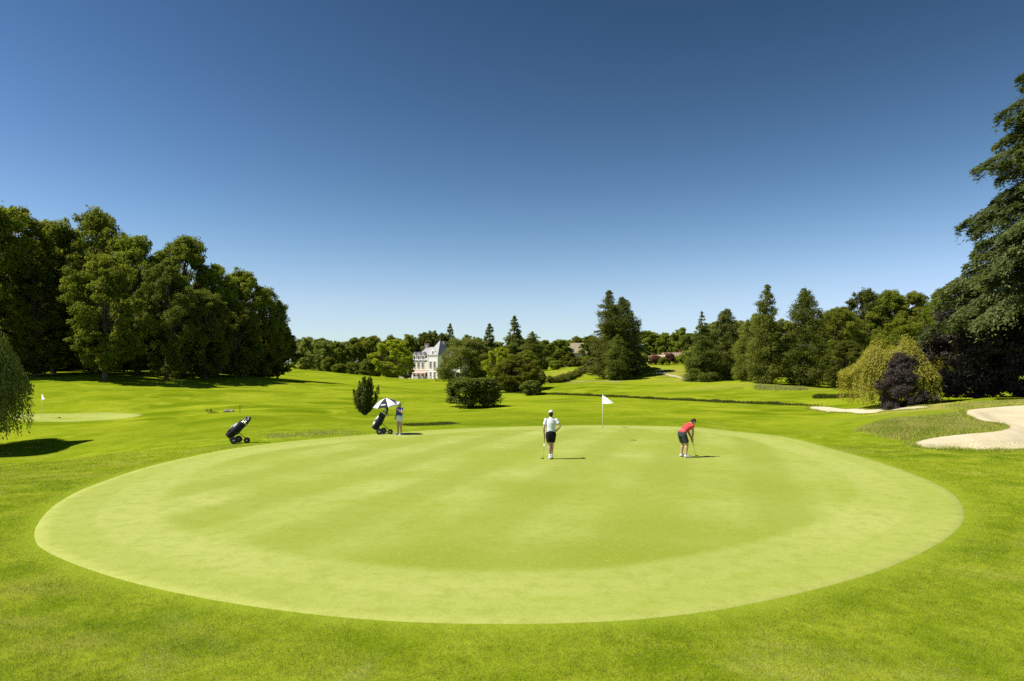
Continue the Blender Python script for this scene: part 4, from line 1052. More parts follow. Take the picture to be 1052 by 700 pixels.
def country_house():
    p = at(438, 272)
    root = empty('country_house', (p.x, p.y, p.z-.2), math.radians(-33))
    tag(root, 'pale stone country house with steep slate roofs, half hidden by an olive green tree', 'house')
    # main block with its long front, front faces -y
    mb = MB(); mb.box((-3.2, 5.5, 4.1), (9.6, 11, 8.2)); mb.box((-3.2, 5.5, 4.15), (9.75, 11.15, .22)); mb.box((-3.2, 5.5, 8.05), (9.9, 11.3, .3))
    mb.build('wall', STONE, root)
    mb = MB(); V, Fc = hip_roof(-8.0, 1.6, 0, 11, 8.2, 5.4, ridge=(-4.0, 3.2)); mb.add(V, Fc); rf = mb.build('roof', SLATE, root)
    mb = MB(); mb.box((-4.2, 5.5, 13.6), (1.9, .9, 2.4)); mb.box((-4.2, 5.5, 14.9), (2.1, 1.1, .25)); mb.build('chimney', CHIM, rf)
    mb = MB(); mb.box((3.4, 7.2, 13.6), (1.0, 1.4, 4.2)); mb.box((3.4, 7.2, 15.8), (1.2, 1.6, .25)); mb.build('chimney', CHIM, rf)
    for x in (-6.3, -4.0, -1.8):
        window(root, (x, -.02, 2.0), 1.15, 2.5); window(root, (x, -.02, 6.2), 1.05, 2.2)
        mb = MB(); mb.box((x, .9, 9.3), (1.3, 1.6, 2.2)); mb.prism([(x-.9, 10.4), (x+.9, 10.4), (x, 11.6)], 'y', 0, 1.9, 1)
        d = mb.build('dormer', [STONE2, SLATE], root)
        mb = MB(); mb.box((x, .08, 9.3), (.75, .06, 1.4)); mb.build('window', GLASS, d)
    # gabled pavilion with a pointed roof
    mb = MB(); mb.box((4.1, 3.6, 4.9), (5.0, 9.2, 9.8)); mb.box((4.1, 3.6, 4.15), (5.15, 9.35, .22)); mb.box((4.1, 3.6, 9.7), (5.3, 9.5, .3))
    for s in (1.7, 6.5): mb.box((s, -.95, 4.9), (.35, .3, 9.8))
    mb.prism([(1.9, 9.86), (6.3, 9.86), (4.1, 13.2)], 'y', -.85, -.55); mb.build('wall', STONE2, root)
    mb = MB(); V, Fc = hip_roof(1.6, 6.6, -.9, 8.2, 10.1, 6.0, ridge=(4.05, 4.15)); mb.add(V, Fc)
    mb.tube([(4.1, 3.65, 16.0), (4.1, 3.65, 17.2)], .08, 6); mb.build('roof', SLATE, root)
    for z, h in ((2.0, 2.7), (6.3, 2.5)):
        for x in (3.1, 5.1): window(root, (x, -1.02, z), 1.0, h)
    window(root, (4.1, -.87, 11.0), .7, 1.2)
    for z, h in ((2.0, 2.6), (6.3, 2.3)):
        for y in (1.4, 4.0, 6.6): window(root, (6.62, y, z), 1.0, h, 1, 0)
    # rear wing
    mb = MB(); mb.box((9.6, 9.0, 3.8), (7.6, 9, 7.6)); mb.build('wall', STONE, root)
    mb = MB(); V, Fc = hip_roof(5.8, 13.4, 4.5, 13.5, 7.6, 5.0, ridge=(7.5, 11.5)); mb.add(V, Fc); rf = mb.build('roof', SLATE, root)
    mb = MB(); mb.box((9.5, 5.2, 9.4), (2.2, 1.6, 3.4)); mb.prism([(8.2, 11.1), (10.8, 11.1), (9.5, 13.2)], 'y', 4.3, 6.0, 1); mb.build('dormer', [STONE2, SLATE], root)
    window(root, (9.5, 4.38, 9.6), .9, 1.7)
    for x in (7.6, 9.6, 11.8): window(root, (x, 4.48, 2.0), 1.05, 2.4); window(root, (x, 4.48, 5.7), 1.0, 1.9)
    # terrace with balustrade, low left wing, awning over the ground floor
    mb = MB(); mb.box((-1.5, -3.2, .25), (17, 4.2, .9)); mb.build('terrace', STONE2, root)
    mb = MB(); mb.box((-1.5, -5.1, 1.45), (17, .25, .16))
    for k in range(35): mb.box((-9.9+k*.494, -5.1, 1.03), (.16, .16, .68))
    mb.build('balustrade', STONE2, root)
    mb = MB(); mb.prism([(-.05, 3.75), (-2.2, 3.0), (-2.2, 2.85), (-.05, 3.6)], 'x', -7.2, 1.2); mb.build('awning', AWN, root)
    mb = MB(); mb.box((-10.6, 3.0, 1.6), (3.2, 4.5, 3.2)); mb.build('wall', STONE2, root)
    mb = MB(); V, Fc = hip_roof(-12.2, -9.0, .8, 5.2, 3.2, 1.2, ridge=(-11.2, -9.8)); mb.add(V, Fc); mb.build('roof', SLATE, root)
    mb = MB(); mb.box((.4, -.06, 1.9), (1.3, .12, 2.6)); mb.build('door', plain('dark_door', (.06, .04, .03)), root)
country_house()

def cottage(label, px, Y, w, d, hw, hr, rz, wallm, roofm, low=0.3):
    p = at(px, Y); root = empty('cottage', (p.x, p.y, p.z-low), rz); tag(root, label, 'house')
    mb = MB(); mb.box((0, 0, hw/2), (w, d, hw)); mb.prism([(-d/2, hw), (d/2, hw), (0, hw+hr*.94)], 'x', -w/2, w/2); mb.build('wall', wallm, root)
    mb = MB(); o = .35
    for s in (1, -1): mb.prism([(s*(d/2+o), hw-hr*o/(d/2)), (s*(d/2+o), hw-hr*o/(d/2)+.22), (0, hw+hr+.22), (0, hw+hr)], 'x', -w/2-o, w/2+o)
    rf = mb.build('roof', roofm, root)
    mb = MB(); mb.box((w*.3, .3, hw+hr*.95), (.8, .6, hr*.9)); mb.box((w*.3, .3, hw+hr*1.42), (.95, .75, .15)); mb.build('chimney', BRICK, rf)
    n = max(2, int(w/3))
    for k in range(n):
        x = -w/2+w*(k+.5)/n
        if k == n//2:
            mb = MB(); mb.box((x, -d/2-.03, 1.2), (1.0, .1, 2.1)); dd = mb.build('door', plain('door_paint', (.12, .10, .08)), root)
            mb = MB(); mb.ball((x+.38, -d/2-.1, 1.2), .05, 8); mb.build('handle', WOODW, dd)
        else: window(root, (x, -d/2-.01, hw*.55), .9, 1.2)
    window(root, (-w/2-.01, 0, hw*.6), .9, 1.2, -1, 0)
    return root
cottage('low house with a beige tiled roof among trees left of the conifer group', 598, 228, 10, 7, 4.6, 3.2, .25, STONE, BEIGE)
cottage('long brick house with a clay roof just right of the conifer group', 664, 212, 8, 6.0, 2.2, 1.8, .2, BRICK, BEIGE, 2.7)
cottage('red brick house, the middle one above the sloping lawn', 678.5, 210, 5, 5.0, 2.3, 1.8, -.5, BRICK, BEIGE, 2.7)
cottage('pale walled house with a clay roof at the right end of the brick houses', 692, 210, 6.5, 5, 2.4, 2.2, -.15, STONE, TILE, 2.6)

# ------------------------------------------------------------------ flags
WHITE = plain('white_paint', (.8, .8, .78), .4)
FLAGW = plain('white_flag_cloth', (.85, .85, .85), .8, .1, 0, .04)
DARK = plain('black_plastic', (.018, .018, .020), .45, .4)
def flagstick(label, pos, h, fw, fh, cup=True):
    root = empty('flagstick', pos, -.65); tag(root, label, 'flag')
    mb = MB(); mb.tube([(0, 0, -.1), (0, 0, h)], [.017, .012], 8); pole = mb.build('pole', WHITE, root, True)
    mb = MB(); mb.ball((0, 0, h+.015), .02, 8); mb.build('tip', WHITE, root)
    # cloth hanging off the pole towards +x, its lower corner droops
    n = 14; V = []; F = []
    for side in (0, 1):
        for i in range(n+1):
            u = i/n; wave = .05*math.sin(u*7)*u
            zt = h-.02-fh*.80*u**1.05; zb = h-fh-.02*math.sin(u*5)
            for v in (0, .5, 1): V.append((.014+fw*u, wave+(side-.5)*.006, zt+(zb-zt)*v if u < 1 else zt+(zb-zt)*v))
    m = 3*(n+1)
    for i in range(n):
        for k in (0, 1):
            a = i*3+k; F += [(a, a+3, a+4, a+1), (m+a+1, m+a+4, m+a+3, m+a)]
    mb = MB(); mb.add(V, F); mb.build('flag', FLAGW, root, True)
    if cup:
        mb = MB(); mb.lathe((0, 0, .016), [(.054, 0), (.054, .004), (.048, .004), (.046, 0)], 20); mb.build('cup', DARK, root)
g = at(619, 40.2); flagstick('white flag on a thin white pole in the hole of the large green', (g.x, g.y, g.z), (440-406.5)*40.2/FOC, .68, .50)
g = at(43, 57); flagstick('small white flag on the distant green beside the left willow', (g.x, g.y, g.z), (426-401.5)*57/FOC, .62, .45)
g = hit(651, 453); mb = MB(); mb.ball((0, 0, .012), (.14, .045, .022), 12); mb.ball((-.16, .05, .012), (.05, .03, .018), 10)
o = mb.build('divot', plain('dark_turf', (.10, .115, .015), .9), None, True); o.location = (g[0], g[1], tz(*g)+.012); o.rotation_euler = (0, 0, -.15)
tag(o, 'small dark divot lying on the green to the right of the flag pole', 'divot')

# ------------------------------------------------------------------ people
def skin_mat():
    m, nt, b = new_mat('skin'); tc = N(nt, 'ShaderNodeTexCoord')
    L(nt, mixc(nt, noise(nt, 9, 3, tc.outputs['Object']), (.42, .24, .16), (.52, .31, .21)), b.inputs['Base Color'])
    b.inputs['Roughness'].default_value = .55
    return m
SKIN = skin_mat()
EYE = plain('eye_dark', (.03, .02, .015), .3); LIP = plain('lip', (.32, .12, .10), .5)
SHOE = plain('white_shoe', (.75, .75, .74), .5); SOLE = plain('shoe_sole', (.25, .25, .25), .7)
def cloth(name, c, var=.12): return plain(name, c, .85, .15, 0, var, 14)

def add_hand(mb, w, d, n, thumb, curl=.8, sc_=1.0):
    """palm and five curled fingers; d: along the hand, n: palm side, thumb: side of the thumb"""
    w, d, n, t = Vector(w), Vector(d).normalized(), Vector(n), Vector(thumb)
    n = (n-d*d.dot(n)).normalized(); t = (t-d*d.dot(t)-n*n.dot(t)).normalized()
    mb.tube([w-d*.02, w+d*.04, w+d*.09], [(.028*sc_, .020*sc_), (.040*sc_, .019*sc_), (.040*sc_, .015*sc_)], 10, side=t)
    for k, ln in enumerate((.070, .080, .074, .056)):
        b = w+d*.085+t*(.030-.020*k)*sc_; p = [b]; a = 0
        for seg, q in enumerate((.45, .32, .26)):
            a += curl*(.5 if seg == 0 else .75); p.append(p[-1]+(d*math.cos(a)+n*math.sin(a))*ln*q*sc_)
        mb.tube(p, [.0100, .0095, .009, .008], 7)
    b = w+d*.025+t*.032*sc_; mb.tube([b, b+(d*.7+t*.6+n*.25)*.035, b+(d*.85+t*.35+n*.6)*.062, b+(d*.7+n*.9)*.078], [.013, .012, .0105, .009], 7)

def person(label, loc, rz, J, look, wear, scale=1.0):
    """J: joints by name (m). look: facing direction of the head"""
    root = empty('person', loc, rz, (scale,)*3); tag(root, label, 'person')
    v = {k: Vector(q) for k, q in J.items()}
    side = (v['shR']-v['shL']).normalized(); hipside = (v['hipR']-v['hipL']).normalized()
    mb = MB()
    pel, wst, che, nk, hd = v['pelvis'], v['waist'], v['chest'], v['neck'], v['head']
    mb.tube([pel-Vector((0, 0, .09)), pel, wst, che, che.lerp(nk, .6), nk], [(.13, .10), (.165, .115), (.135, .10), (.165, .115), (.15, .09), (.06, .055)], 16, side=side)
    mb.tube([nk-(hd-nk)*.3, nk.lerp(hd, .6)], [.058, .055], 12)
    f = Vector(look).normalized(); up = (hd-nk).normalized(); up = (up-f*f.dot(up)).normalized(); rt = f.cross(up)
    R = Matrix((rt, f, up)).transposed()
    mb.ball(hd+up*.02, (.074, .094, .105), 18, rot=R)
    mb.ball(hd+f*.025-up*.055, (.055, .065, .062), 14, rot=R)
    mb.tube([hd+f*.088+up*.012, hd+f*.112-up*.018, hd+f*.088-up*.028], [.009, .015, .010], 8)
    for s in (1, -1): mb.ball(hd+rt*(.075*s)-f*.005-up*.005, (.012, .022, .032), 8, rot=R)
    mb.tube([hd+f*.086-up*.058+rt*-.022, hd+f*.093-up*.058, hd+f*.086-up*.058+rt*.022], [.006, .010, .006], 6)
    for s in ('L', 'R'):
        sh, el, wr = v['sh'+s], v['el'+s], v['wr'+s]
        mb.ball(sh, .062, 12); mb.tube([sh.lerp(che, .25), sh, sh.lerp(el, .45), el, el.lerp(wr, .3), wr], [.06, .056, .05, .040, .042, .027], 12)
        add_hand(mb, wr, v['hd'+s]-wr, v['pn'+s], v['th'+s])
        hp, kn, an = v['hip'+s], v['kn'+s], v['an'+s]
        bk = Vector((0, -.012, 0))
        mb.tube([hp+Vector((0, 0, .06)), hp, hp.lerp(kn, .45), kn, kn.lerp(an, .3)+bk, kn.lerp(an, .65), an], [.09, .095, .078, .056, .057, .043, .034], 14)
        toe = v['toe'+s]; heel = an+(an-toe).normalized()*.03; heel.z = toe.z+.005
        mb.tube([an, an.lerp(heel, .6)], [.034, .036], 10)
        mb.tube([heel, heel.lerp(toe, .5)+Vector((0, 0, .012)), toe], [(.034, .03), (.042, .03), (.036, .02)], 12, side=hipside)
    body = remeshed(mb, 'body', .008, root, 3)
    for m in (SKIN, EYE, LIP): body.data.materials.append(m)
    mi = np.zeros(len(body.data.polygons), np.int32)
    cen = np.empty(len(mi)*3); body.data.polygons.foreach_get('center', cen); cen = cen.reshape(-1, 3)
    for s in (1, -1):
        e = np.array(hd+f*.088+rt*(.032*s)+up*.018); mi[np.linalg.norm((cen-e)*[1, 1, 1], axis=1) < .017] = 1
    e = np.array(hd+f*.092-up*.058); mi[np.linalg.norm(cen-e, axis=1) < .019] = 2
    body.data.polygons.foreach_set('material_index', mi)
    # shirt
    mb = MB(); lowp = wear.get('shirt_low', .0)
    mb.tube([pel+(wst-pel)*(.15-lowp), wst, che, che.lerp(nk, .62), che.lerp(nk, .86)], [(.172, .128), (.158, .122), (.185, .135), (.165, .108), (.082, .075)], 18, side=side)
    for s in ('L', 'R'):
        sh, el = v['sh'+s], v['el'+s]; q = wear.get('sleeve', .55)
        mb.ball(sh, .066, 12)
        if q > 0: mb.tube([sh.lerp(che, .35), sh, sh.lerp(el, q)], [.075, .066, .063], 14)
    if wear.get('collar'): mb.tube([che.lerp(nk, .78), che.lerp(nk, 1.08)], [.08, .066], 14)
    o = remeshed(mb, 'shirt', .010, root, 3); o.data.materials.append(wear['shirt'])
    # shorts or skirt
    mb = MB(); q = wear.get('leg', .7)
    mb.tube([pel-Vector((0, 0, .10)), pel, pel.lerp(wst, .55)], [(.150, .125), (.180, .132), (.160, .125)], 18, side=hipside)
    for s in ('L', 'R'):
        hp, kn = v['hip'+s], v['kn'+s]
        mb.tube([hp+Vector((0, 0, .05)), hp, hp.lerp(kn, q)], [.10, .112, .098], 14)
    o = remeshed(mb, wear.get('legname', 'shorts'), .010, root, 3); o.data.materials.append(wear['legs'])
    mb = MB(); mb.tube([pel.lerp(wst, .50), pel.lerp(wst, .62)], [(.166, .131), (.164, .129)], 18, side=hipside); o = mb.build('belt', wear['belt'], root, True)
    for s in ('L', 'R'):
        an, toe = v['an'+s], v['toe'+s]; heel = an+(an-toe).normalized()*.035; heel.z = toe.z+.005; m_ = heel.lerp(toe, .5)
        mb = MB(); mb.tube([heel-(toe-heel)*.05, heel+Vector((0, 0, .018)), m_+Vector((0, 0, .022)), toe+(toe-heel)*.08], [(.030, .03), (.043, .046), (.050, .042), (.038, .024)], 14, side=hipside)
        mb.tube([heel+Vector((0, 0, .02)), an+Vector((0, 0, .0))], [.046, .042], 12)
        sh_ = remeshed(mb, 'shoe', .008, root, 3); sh_.data.materials.append(SHOE)
        mb = MB(); mb.tube([heel-Vector((0, 0, .026)), m_-Vector((0, 0, .026)), toe+(toe-heel)*.06-Vector((0, 0, .018))], [(.042, .01), (.05, .01), (.036, .01)], 12, side=hipside); mb.build('sole', SOLE, sh_)
        if wear.get('sock'):
            mb = MB(); mb.tube([an+Vector((0, 0, .0)), an.lerp(v['kn'+s], .22)], [.040, .043], 12); mb.build('sock', wear['sock'], root, True)
    # hair and cap
    mb = MB(); hl = wear.get('hair_low', .03)
    mb.ball(hd-f*.016+up*.03, (.083, .094, .102), 18, rot=R)
    mb.ball(hd-f*.045-up*hl, (.068, .058, .075), 14, rot=R)
    if wear.get('ponytail'): mb.tube([hd-f*.09+up*.0, hd-f*.13-up*.05, hd-f*.115-up*.14], [.025, .03, .012], 10)
    o = remeshed(mb, 'hair', .010, root, 2); o.data.materials.append(wear['hair'])
    if wear.get('cap'):
        mb = MB(); V = []; F = []
        c = hd+up*.055
        n = 20
        for i, (rr, zz) in enumerate(((.093, -.01), (.094, .02), (.086, .055), (.060, .083), (.02, .094))):
            for k in range(n):
                a = 2*PI*k/n; V.append(c+rt*(rr*.93*math.cos(a))+f*(rr*1.08*math.sin(a))+up*zz)
        for i in range(4):
            for k in range(n): F.append((i*n+k, i*n+(k+1) % n, (i+1)*n+(k+1) % n, (i+1)*n+k))
        F.append(tuple(4*n+k for k in range(n))); mb.add(V, F)
        cp = mb.build('cap', wear['cap'], root, True)
        mb = MB(); fd = f*wear.get('brim', 1)
        mb.tube([c+fd*.07-up*.005, c+fd*.12-up*.008, c+fd*.165-up*.022], [(.082, .006), (.076, .006), (.045, .005)], 14, side=rt); mb.build('brim', wear['cap'], cp, True)
    return root

def club(label, name, root_loc, rz, grip, head, toe_dir, sc_=1.0):
    """putter: grip, shaft, head"""
    root = empty(name, root_loc, rz, (sc_,)*3); tag(root, label, 'golf club')
    g, h = Vector(grip), Vector(head)
    d = (h-g).normalized()
    mb = MB(); mb.tube([g+d*.22, h], [.007, .0055], 8); mb.build('shaft', plain('steel', (.45, .45, .46), .3, .5, .9, .05), root, True)
    mb = MB(); mb.tube([g-d*.06, g+d*.05, g+d*.22], [.014, .014, .011], 10); mb.build('grip', DARK, root, True)
    td = Vector(toe_dir).normalized()
    mb = MB(); mb.tube([h-td*.02+Vector((0, 0, -.002)), h+td*.05, h+td*.10], [(.014, .012), (.018, .014), (.014, .012)], 10); mb.build('club_head', DARK, root, True)
    return root

# man walking away, hand on hip
p = at(566, 24.6); MANLOC = (p.x, p.y, p.z+.014)
man = dict(pelvis=(0, 0, .95), waist=(0, 0, 1.10), chest=(0, .01, 1.30), neck=(0, .01, 1.50), head=(.005, .04, 1.625),
  shL=(-.185, 0, 1.42), elL=(-.255, -.03, 1.13), wrL=(-.245, .04, .89), hdL=(-.235, .07, .79), pnL=(1, 0, 0), thL=(0, 1, 0),
  shR=(.185, 0, 1.42), elR=(.335, -.07, 1.20), wrR=(.215, .05, 1.03), hdR=(.14, .10, 1.0), pnR=(0, -1, 0), thR=(0, 0, 1),
  hipL=(-.085, 0, .90), knL=(-.055, .03, .50), anL=(-.035, -.02, .085), toeL=(-.055, .16, .03),
  hipR=(.085, 0, .90), knR=(.05, .10, .51), anR=(.03, .16, .085), toeR=(.055, .34, .03))
person('man in a white shirt and black shorts walking away with one hand on his hip', MANLOC, 0, man, (.15, 1, -.05),
  dict(shirt=cloth('white_shirt', (.66, .68, .72)), collar=True, sleeve=.62, legs=cloth('black_shorts', (.014, .013, .016)), leg=.72, belt=cloth('belt', (.30, .32, .36)),
       hair=cloth('dark_hair', (.03, .022, .016)), cap=cloth('white_cap', (.62, .62, .60)), sock=cloth('white_sock', (.7, .7, .7))), 1.0)
club('putter hanging from the left hand of the man in white', 'putter', MANLOC, 0, (-.225, .09, .83), (-.27, .02, .03), (-1, 0, 0))
# woman putting, facing right
p = at(703, 25.2); WL = (p.x, p.y, p.z+.014)
wom = dict(pelvis=(0, -.10, .84), waist=(0, .0, .95), chest=(0, .15, 1.06), neck=(0, .285, 1.17), head=(0, .375, 1.225),
  shL=(-.165, .22, 1.10), elL=(-.13, .27, .87), wrL=(-.03, .31, .66), hdL=(.0, .325, .57), pnL=(1, 0, -.1), thL=(0, 1, -.3),
  shR=(.165, .22, 1.10), elR=(.13, .27, .87), wrR=(.035, .31, .63), hdR=(.01, .325, .54), pnR=(-1, 0, -.1), thR=(0, 1, -.3),
  hipL=(-.085, -.09, .80), knL=(-.12, .03, .46), anL=(-.135, -.03, .085), toeL=(-.155, .16, .03),
  hipR=(.085, -.09, .80), knR=(.12, .03, .46), anR=(.135, -.03, .085), toeR=(.155, .16, .03))
person('woman in a red top and dark shorts bending over her putt', WL, -PI/2+.38, wom, (0, .55, -.85),
  dict(shirt=cloth('red_top', (.60, .065, .060)), sleeve=.22, shirt_low=.25, legs=cloth('charcoal_shorts', (.045, .055, .060)), leg=.82, belt=cloth('grey_belt', (.30, .30, .32)),
       hair=cloth('brown_hair', (.045, .022, .014)), hair_low=.02, ponytail=False), 1.06)
club('putter held to the ground by the woman in red', 'putter', WL, -PI/2+.38, (.005, .32, .64), (-.02, .50, .035), (0, 1, 0), 1.06)
# woman at the trolley, facing it
p = at(410.5, 35.0); BL = (p.x, p.y, p.z)
blu = dict(pelvis=(0, 0, .92), waist=(0, 0, 1.07), chest=(0, .01, 1.25), neck=(0, .01, 1.44), head=(0, .035, 1.56),
  shL=(-.17, 0, 1.36), elL=(-.27, .10, 1.14), wrL=(-.12, .25, 1.30), hdL=(-.06, .28, 1.39), pnL=(0, 1, .2), thL=(1, 0, .3),
  shR=(.17, 0, 1.36), elR=(.235, -.02, 1.10), wrR=(.23, .08, .88), hdR=(.22, .11, .79), pnR=(-1, 0, 0), thR=(0, 1, 0),
  hipL=(-.085, 0, .87), knL=(-.095, .03, .48), anL=(-.12, -.01, .085), toeL=(-.15, .18, .03),
  hipR=(.085, 0, .87), knR=(.095, .03, .48), anR=(.13, -.03, .085), toeR=(.16, .16, .03))
person('woman in a blue top, white shorts and white cap standing by her trolley', BL, PI*.80, blu, (-.2, 1, -.15),
  dict(shirt=cloth('blue_top', (.025, .06, .36)), sleeve=.30, legs=cloth('white_skirt', (.68, .70, .72)), leg=.45, belt=cloth('white_belt', (.6, .6, .62)),
       hair=cloth('fair_hair', (.16, .11, .06)), hair_low=.05, ponytail=True, cap=cloth('white_sun_cap', (.78, .78, .76))), 1.0)

# ------------------------------------------------------------------ golf trolleys
METAL = plain('trolley_frame', (.06, .06, .065), .4, .5, .3)
CHROME = plain('chrome', (.6, .6, .62), .25, .5, .9, .05)
RUB = plain('rubber', (.02, .02, .02), .8, .2)
def wheel(parent, c, r, w, ax=(0, 1, 0)):
    a = Vector(ax)
    rot = a.to_track_quat('Z', 'Y').to_matrix()
    mb = MB(); prof = [(r*.70, -w/2), (r*.93, -w/2), (r, -w*.3), (r, w*.3), (r*.93, w/2), (r*.70, w/2)]
    mb.lathe(c, prof, 22, rot=rot); wh = mb.build('wheel', RUB, parent, False)
    mb = MB(); mb.lathe(c, [(r*.22, -w*.7), (r*.22, w*.7)], 12, rot=rot)
    mb.lathe(c, [(r*.69, -w*.56), (r*.69, w*.56)], 22, 1, rot=rot)
    mb.build('rim', [CHROME, DARK], wh)
def trolley(label, loc, rz, tilt, bagm, pocket, hoodm, purple=None):
    """push trolley in its x-z plane: wheels at the low end, handle high at +x"""
    root = empty('golf_trolley', loc, rz, (1.08,)*3); tag(root, label, 'golf trolley')
    ct, st_ = math.cos(tilt), math.sin(tilt)
    u = Vector((ct, 0, st_)); n = Vector((-st_, 0, ct)); b0 = Vector((-.30, 0, .20))
    def Q(a, c, y=0): return b0+u*a+n*c+Vector((0, y, 0))
    mb = MB(); mb.tube([Q(-.02, -.03), Q(.55, -.03), Q(.95, -.02), Q(1.13, .05)], .018, 8)
    mb.tube([Q(.15, -.03, 0), Vector((-.05, -.30, .15))], .014, 8); mb.tube([Q(.15, -.03, 0), Vector((-.05, .30, .15))], .014, 8)
    mb.tube([Vector((-.05, -.31, .15)), Vector((-.05, .31, .15))], .012, 8)
    mb.tube([Q(.42, -.03), Vector((.38, 0, .17))], .016, 8)
    mb.tube([Vector((-.05, 0, .15)), Vector((.38, 0, .13))], .014, 8)
    mb.build('frame', METAL, root, True)
    mb = MB(); mb.tube([Q(1.13, .05, -.13), Q(1.16, .07, -.05), Q(1.16, .07, .05), Q(1.13, .05, .13)], .019, 8); mb.tube([Q(1.05, .02, 0), Q(1.14, .06, 0)], .03, 8)
    mb.build('handle', DARK, root, True)
    mb = MB(); mb.box(Q(.98, .03), (.16, .14, .05), 0, 0, Matrix.Rotation(-tilt, 3, 'Y')); mb.build('console', DARK, root)
    wheel(root, (-.05, -.34, .15), .15, .06); wheel(root, (-.05, .34, .15), .15, .06); wheel(root, (.38, 0, .125), .125, .06)
    mb = MB(); mb.tube([Q(-.02, -.06, -.14), Q(-.04, .0, 0), Q(-.02, -.06, .14)], .02, 8); mb.build('bracket', METAL, root, True)
    # bag
    bag = empty('golf_bag', loc, rz, (1.08,)*3)
    rot = u.to_track_quat('Z', 'Y').to_matrix()
    c0 = Q(.0, .13)
    mb = MB(); mb.tube([c0, c0+u*.03, c0+u*.4, c0+u*.78, c0+u*.80], [(.13, .13), (.15, .145), (.135, .14), (.15, .155), (.15, .155)], 20, side=(0, 1, 0))
    body = mb.build('bag_body', bagm, bag, True)
    mb = MB(); mb.tube([c0+u*.77, c0+u*.83], [(.160, .164)]*2, 20, side=(0, 1, 0)); mb.build('collar', DARK, bag, True)
    mb = MB(); mb.ball(c0+u*.22+n*.10, (.13, .13, .085), 16, rot=Matrix((u, Vector((0, 1, 0)), n)).transposed()); mb.build('pocket', pocket, bag, True)
    mb = MB(); mb.ball(c0+u*.56+n*.10, (.16, .11, .075), 16, rot=Matrix((u, Vector((0, 1, 0)), n)).transposed()); mb.build('pocket', pocket if purple is None else purple, bag, True)
    for s in (1, -1):
        mb = MB(); mb.ball(c0+u*.36+Vector((0, .12*s, 0)), (.20, .055, .09), 14, rot=Matrix((u, Vector((0, 1, 0)), n)).transposed()); mb.build('pocket', bagm, bag, True)
    mb = MB(); mb.tube([c0+u*.15-n*.12, c0+u*.35-n*.19+Vector((0, .05, 0)), c0+u*.6-n*.17, c0+u*.72-n*.12], [(.03, .008)]*4, 8); mb.build('strap', DARK, bag, True)
    mb = MB(); mb.tube([c0+u*.3+n*.17, c0+u*.5+n*.18], [.03, .03], 10); mb.build('towel', cloth('bag_towel', (.45, .45, .48)), bag, True)
    rg = np.random.default_rng(int(abs(loc[0])*10)); cl = []
    for k in range(9):
        o_ = Vector((0, rg.uniform(-.09, .09), 0))+n*rg.uniform(-.08, .09); ln = rg.uniform(.14, .34)
        dr = (u+Vector((0, rg.normal(0, .06), 0))+n*rg.normal(0, .05)).normalized()
        e = c0+u*.8+o_+dr*ln
        mb = MB(); mb.tube([c0+u*.6+o_, e], .006, 6, 0)
        if k < 3: mb.ball(e+u*.04, (.085, .045, .05), 12, 1, rot=Matrix((u, Vector((0, 1, 0)), n)).transposed())
        else: mb.tube([e, e+Vector((.03, .03*(-1)**k, .01)), e+Vector((.05, .07*(-1)**k, -.005))], [(.012, .010), (.02, .009), (.014, .007)], 8, 0)
        mb.build('club', [CHROME, hoodm[k % len(hoodm)] if k < 3 else CHROME], bag, True)
    return root, bag
BLK = cloth('black_bag', (.022, .021, .026)); PUR = cloth('dark_purple', (.06, .03, .11)); LIL = cloth('lilac_panel', (.50, .46, .60)); WBAG = cloth('white_bag', (.70, .70, .68))
p = at(244, 30.6)
t, b = trolley('three wheeled black trolley standing alone on the left fairway', (p.x, p.y, p.z), .12, math.radians(42), BLK, BLK, [BLK, PUR, DARK], LIL)
tag(b, 'black and lilac golf bag strapped on the lone trolley', 'golf bag')
p = at(393, 35.2); TL = (p.x, p.y, p.z)
t, b = trolley('black trolley under the striped golf umbrella', TL, -.1, math.radians(58), BLK, WBAG, [BLK, WBAG, DARK], WBAG)
tag(b, 'golf bag with white pockets under the striped golf umbrella', 'golf bag')
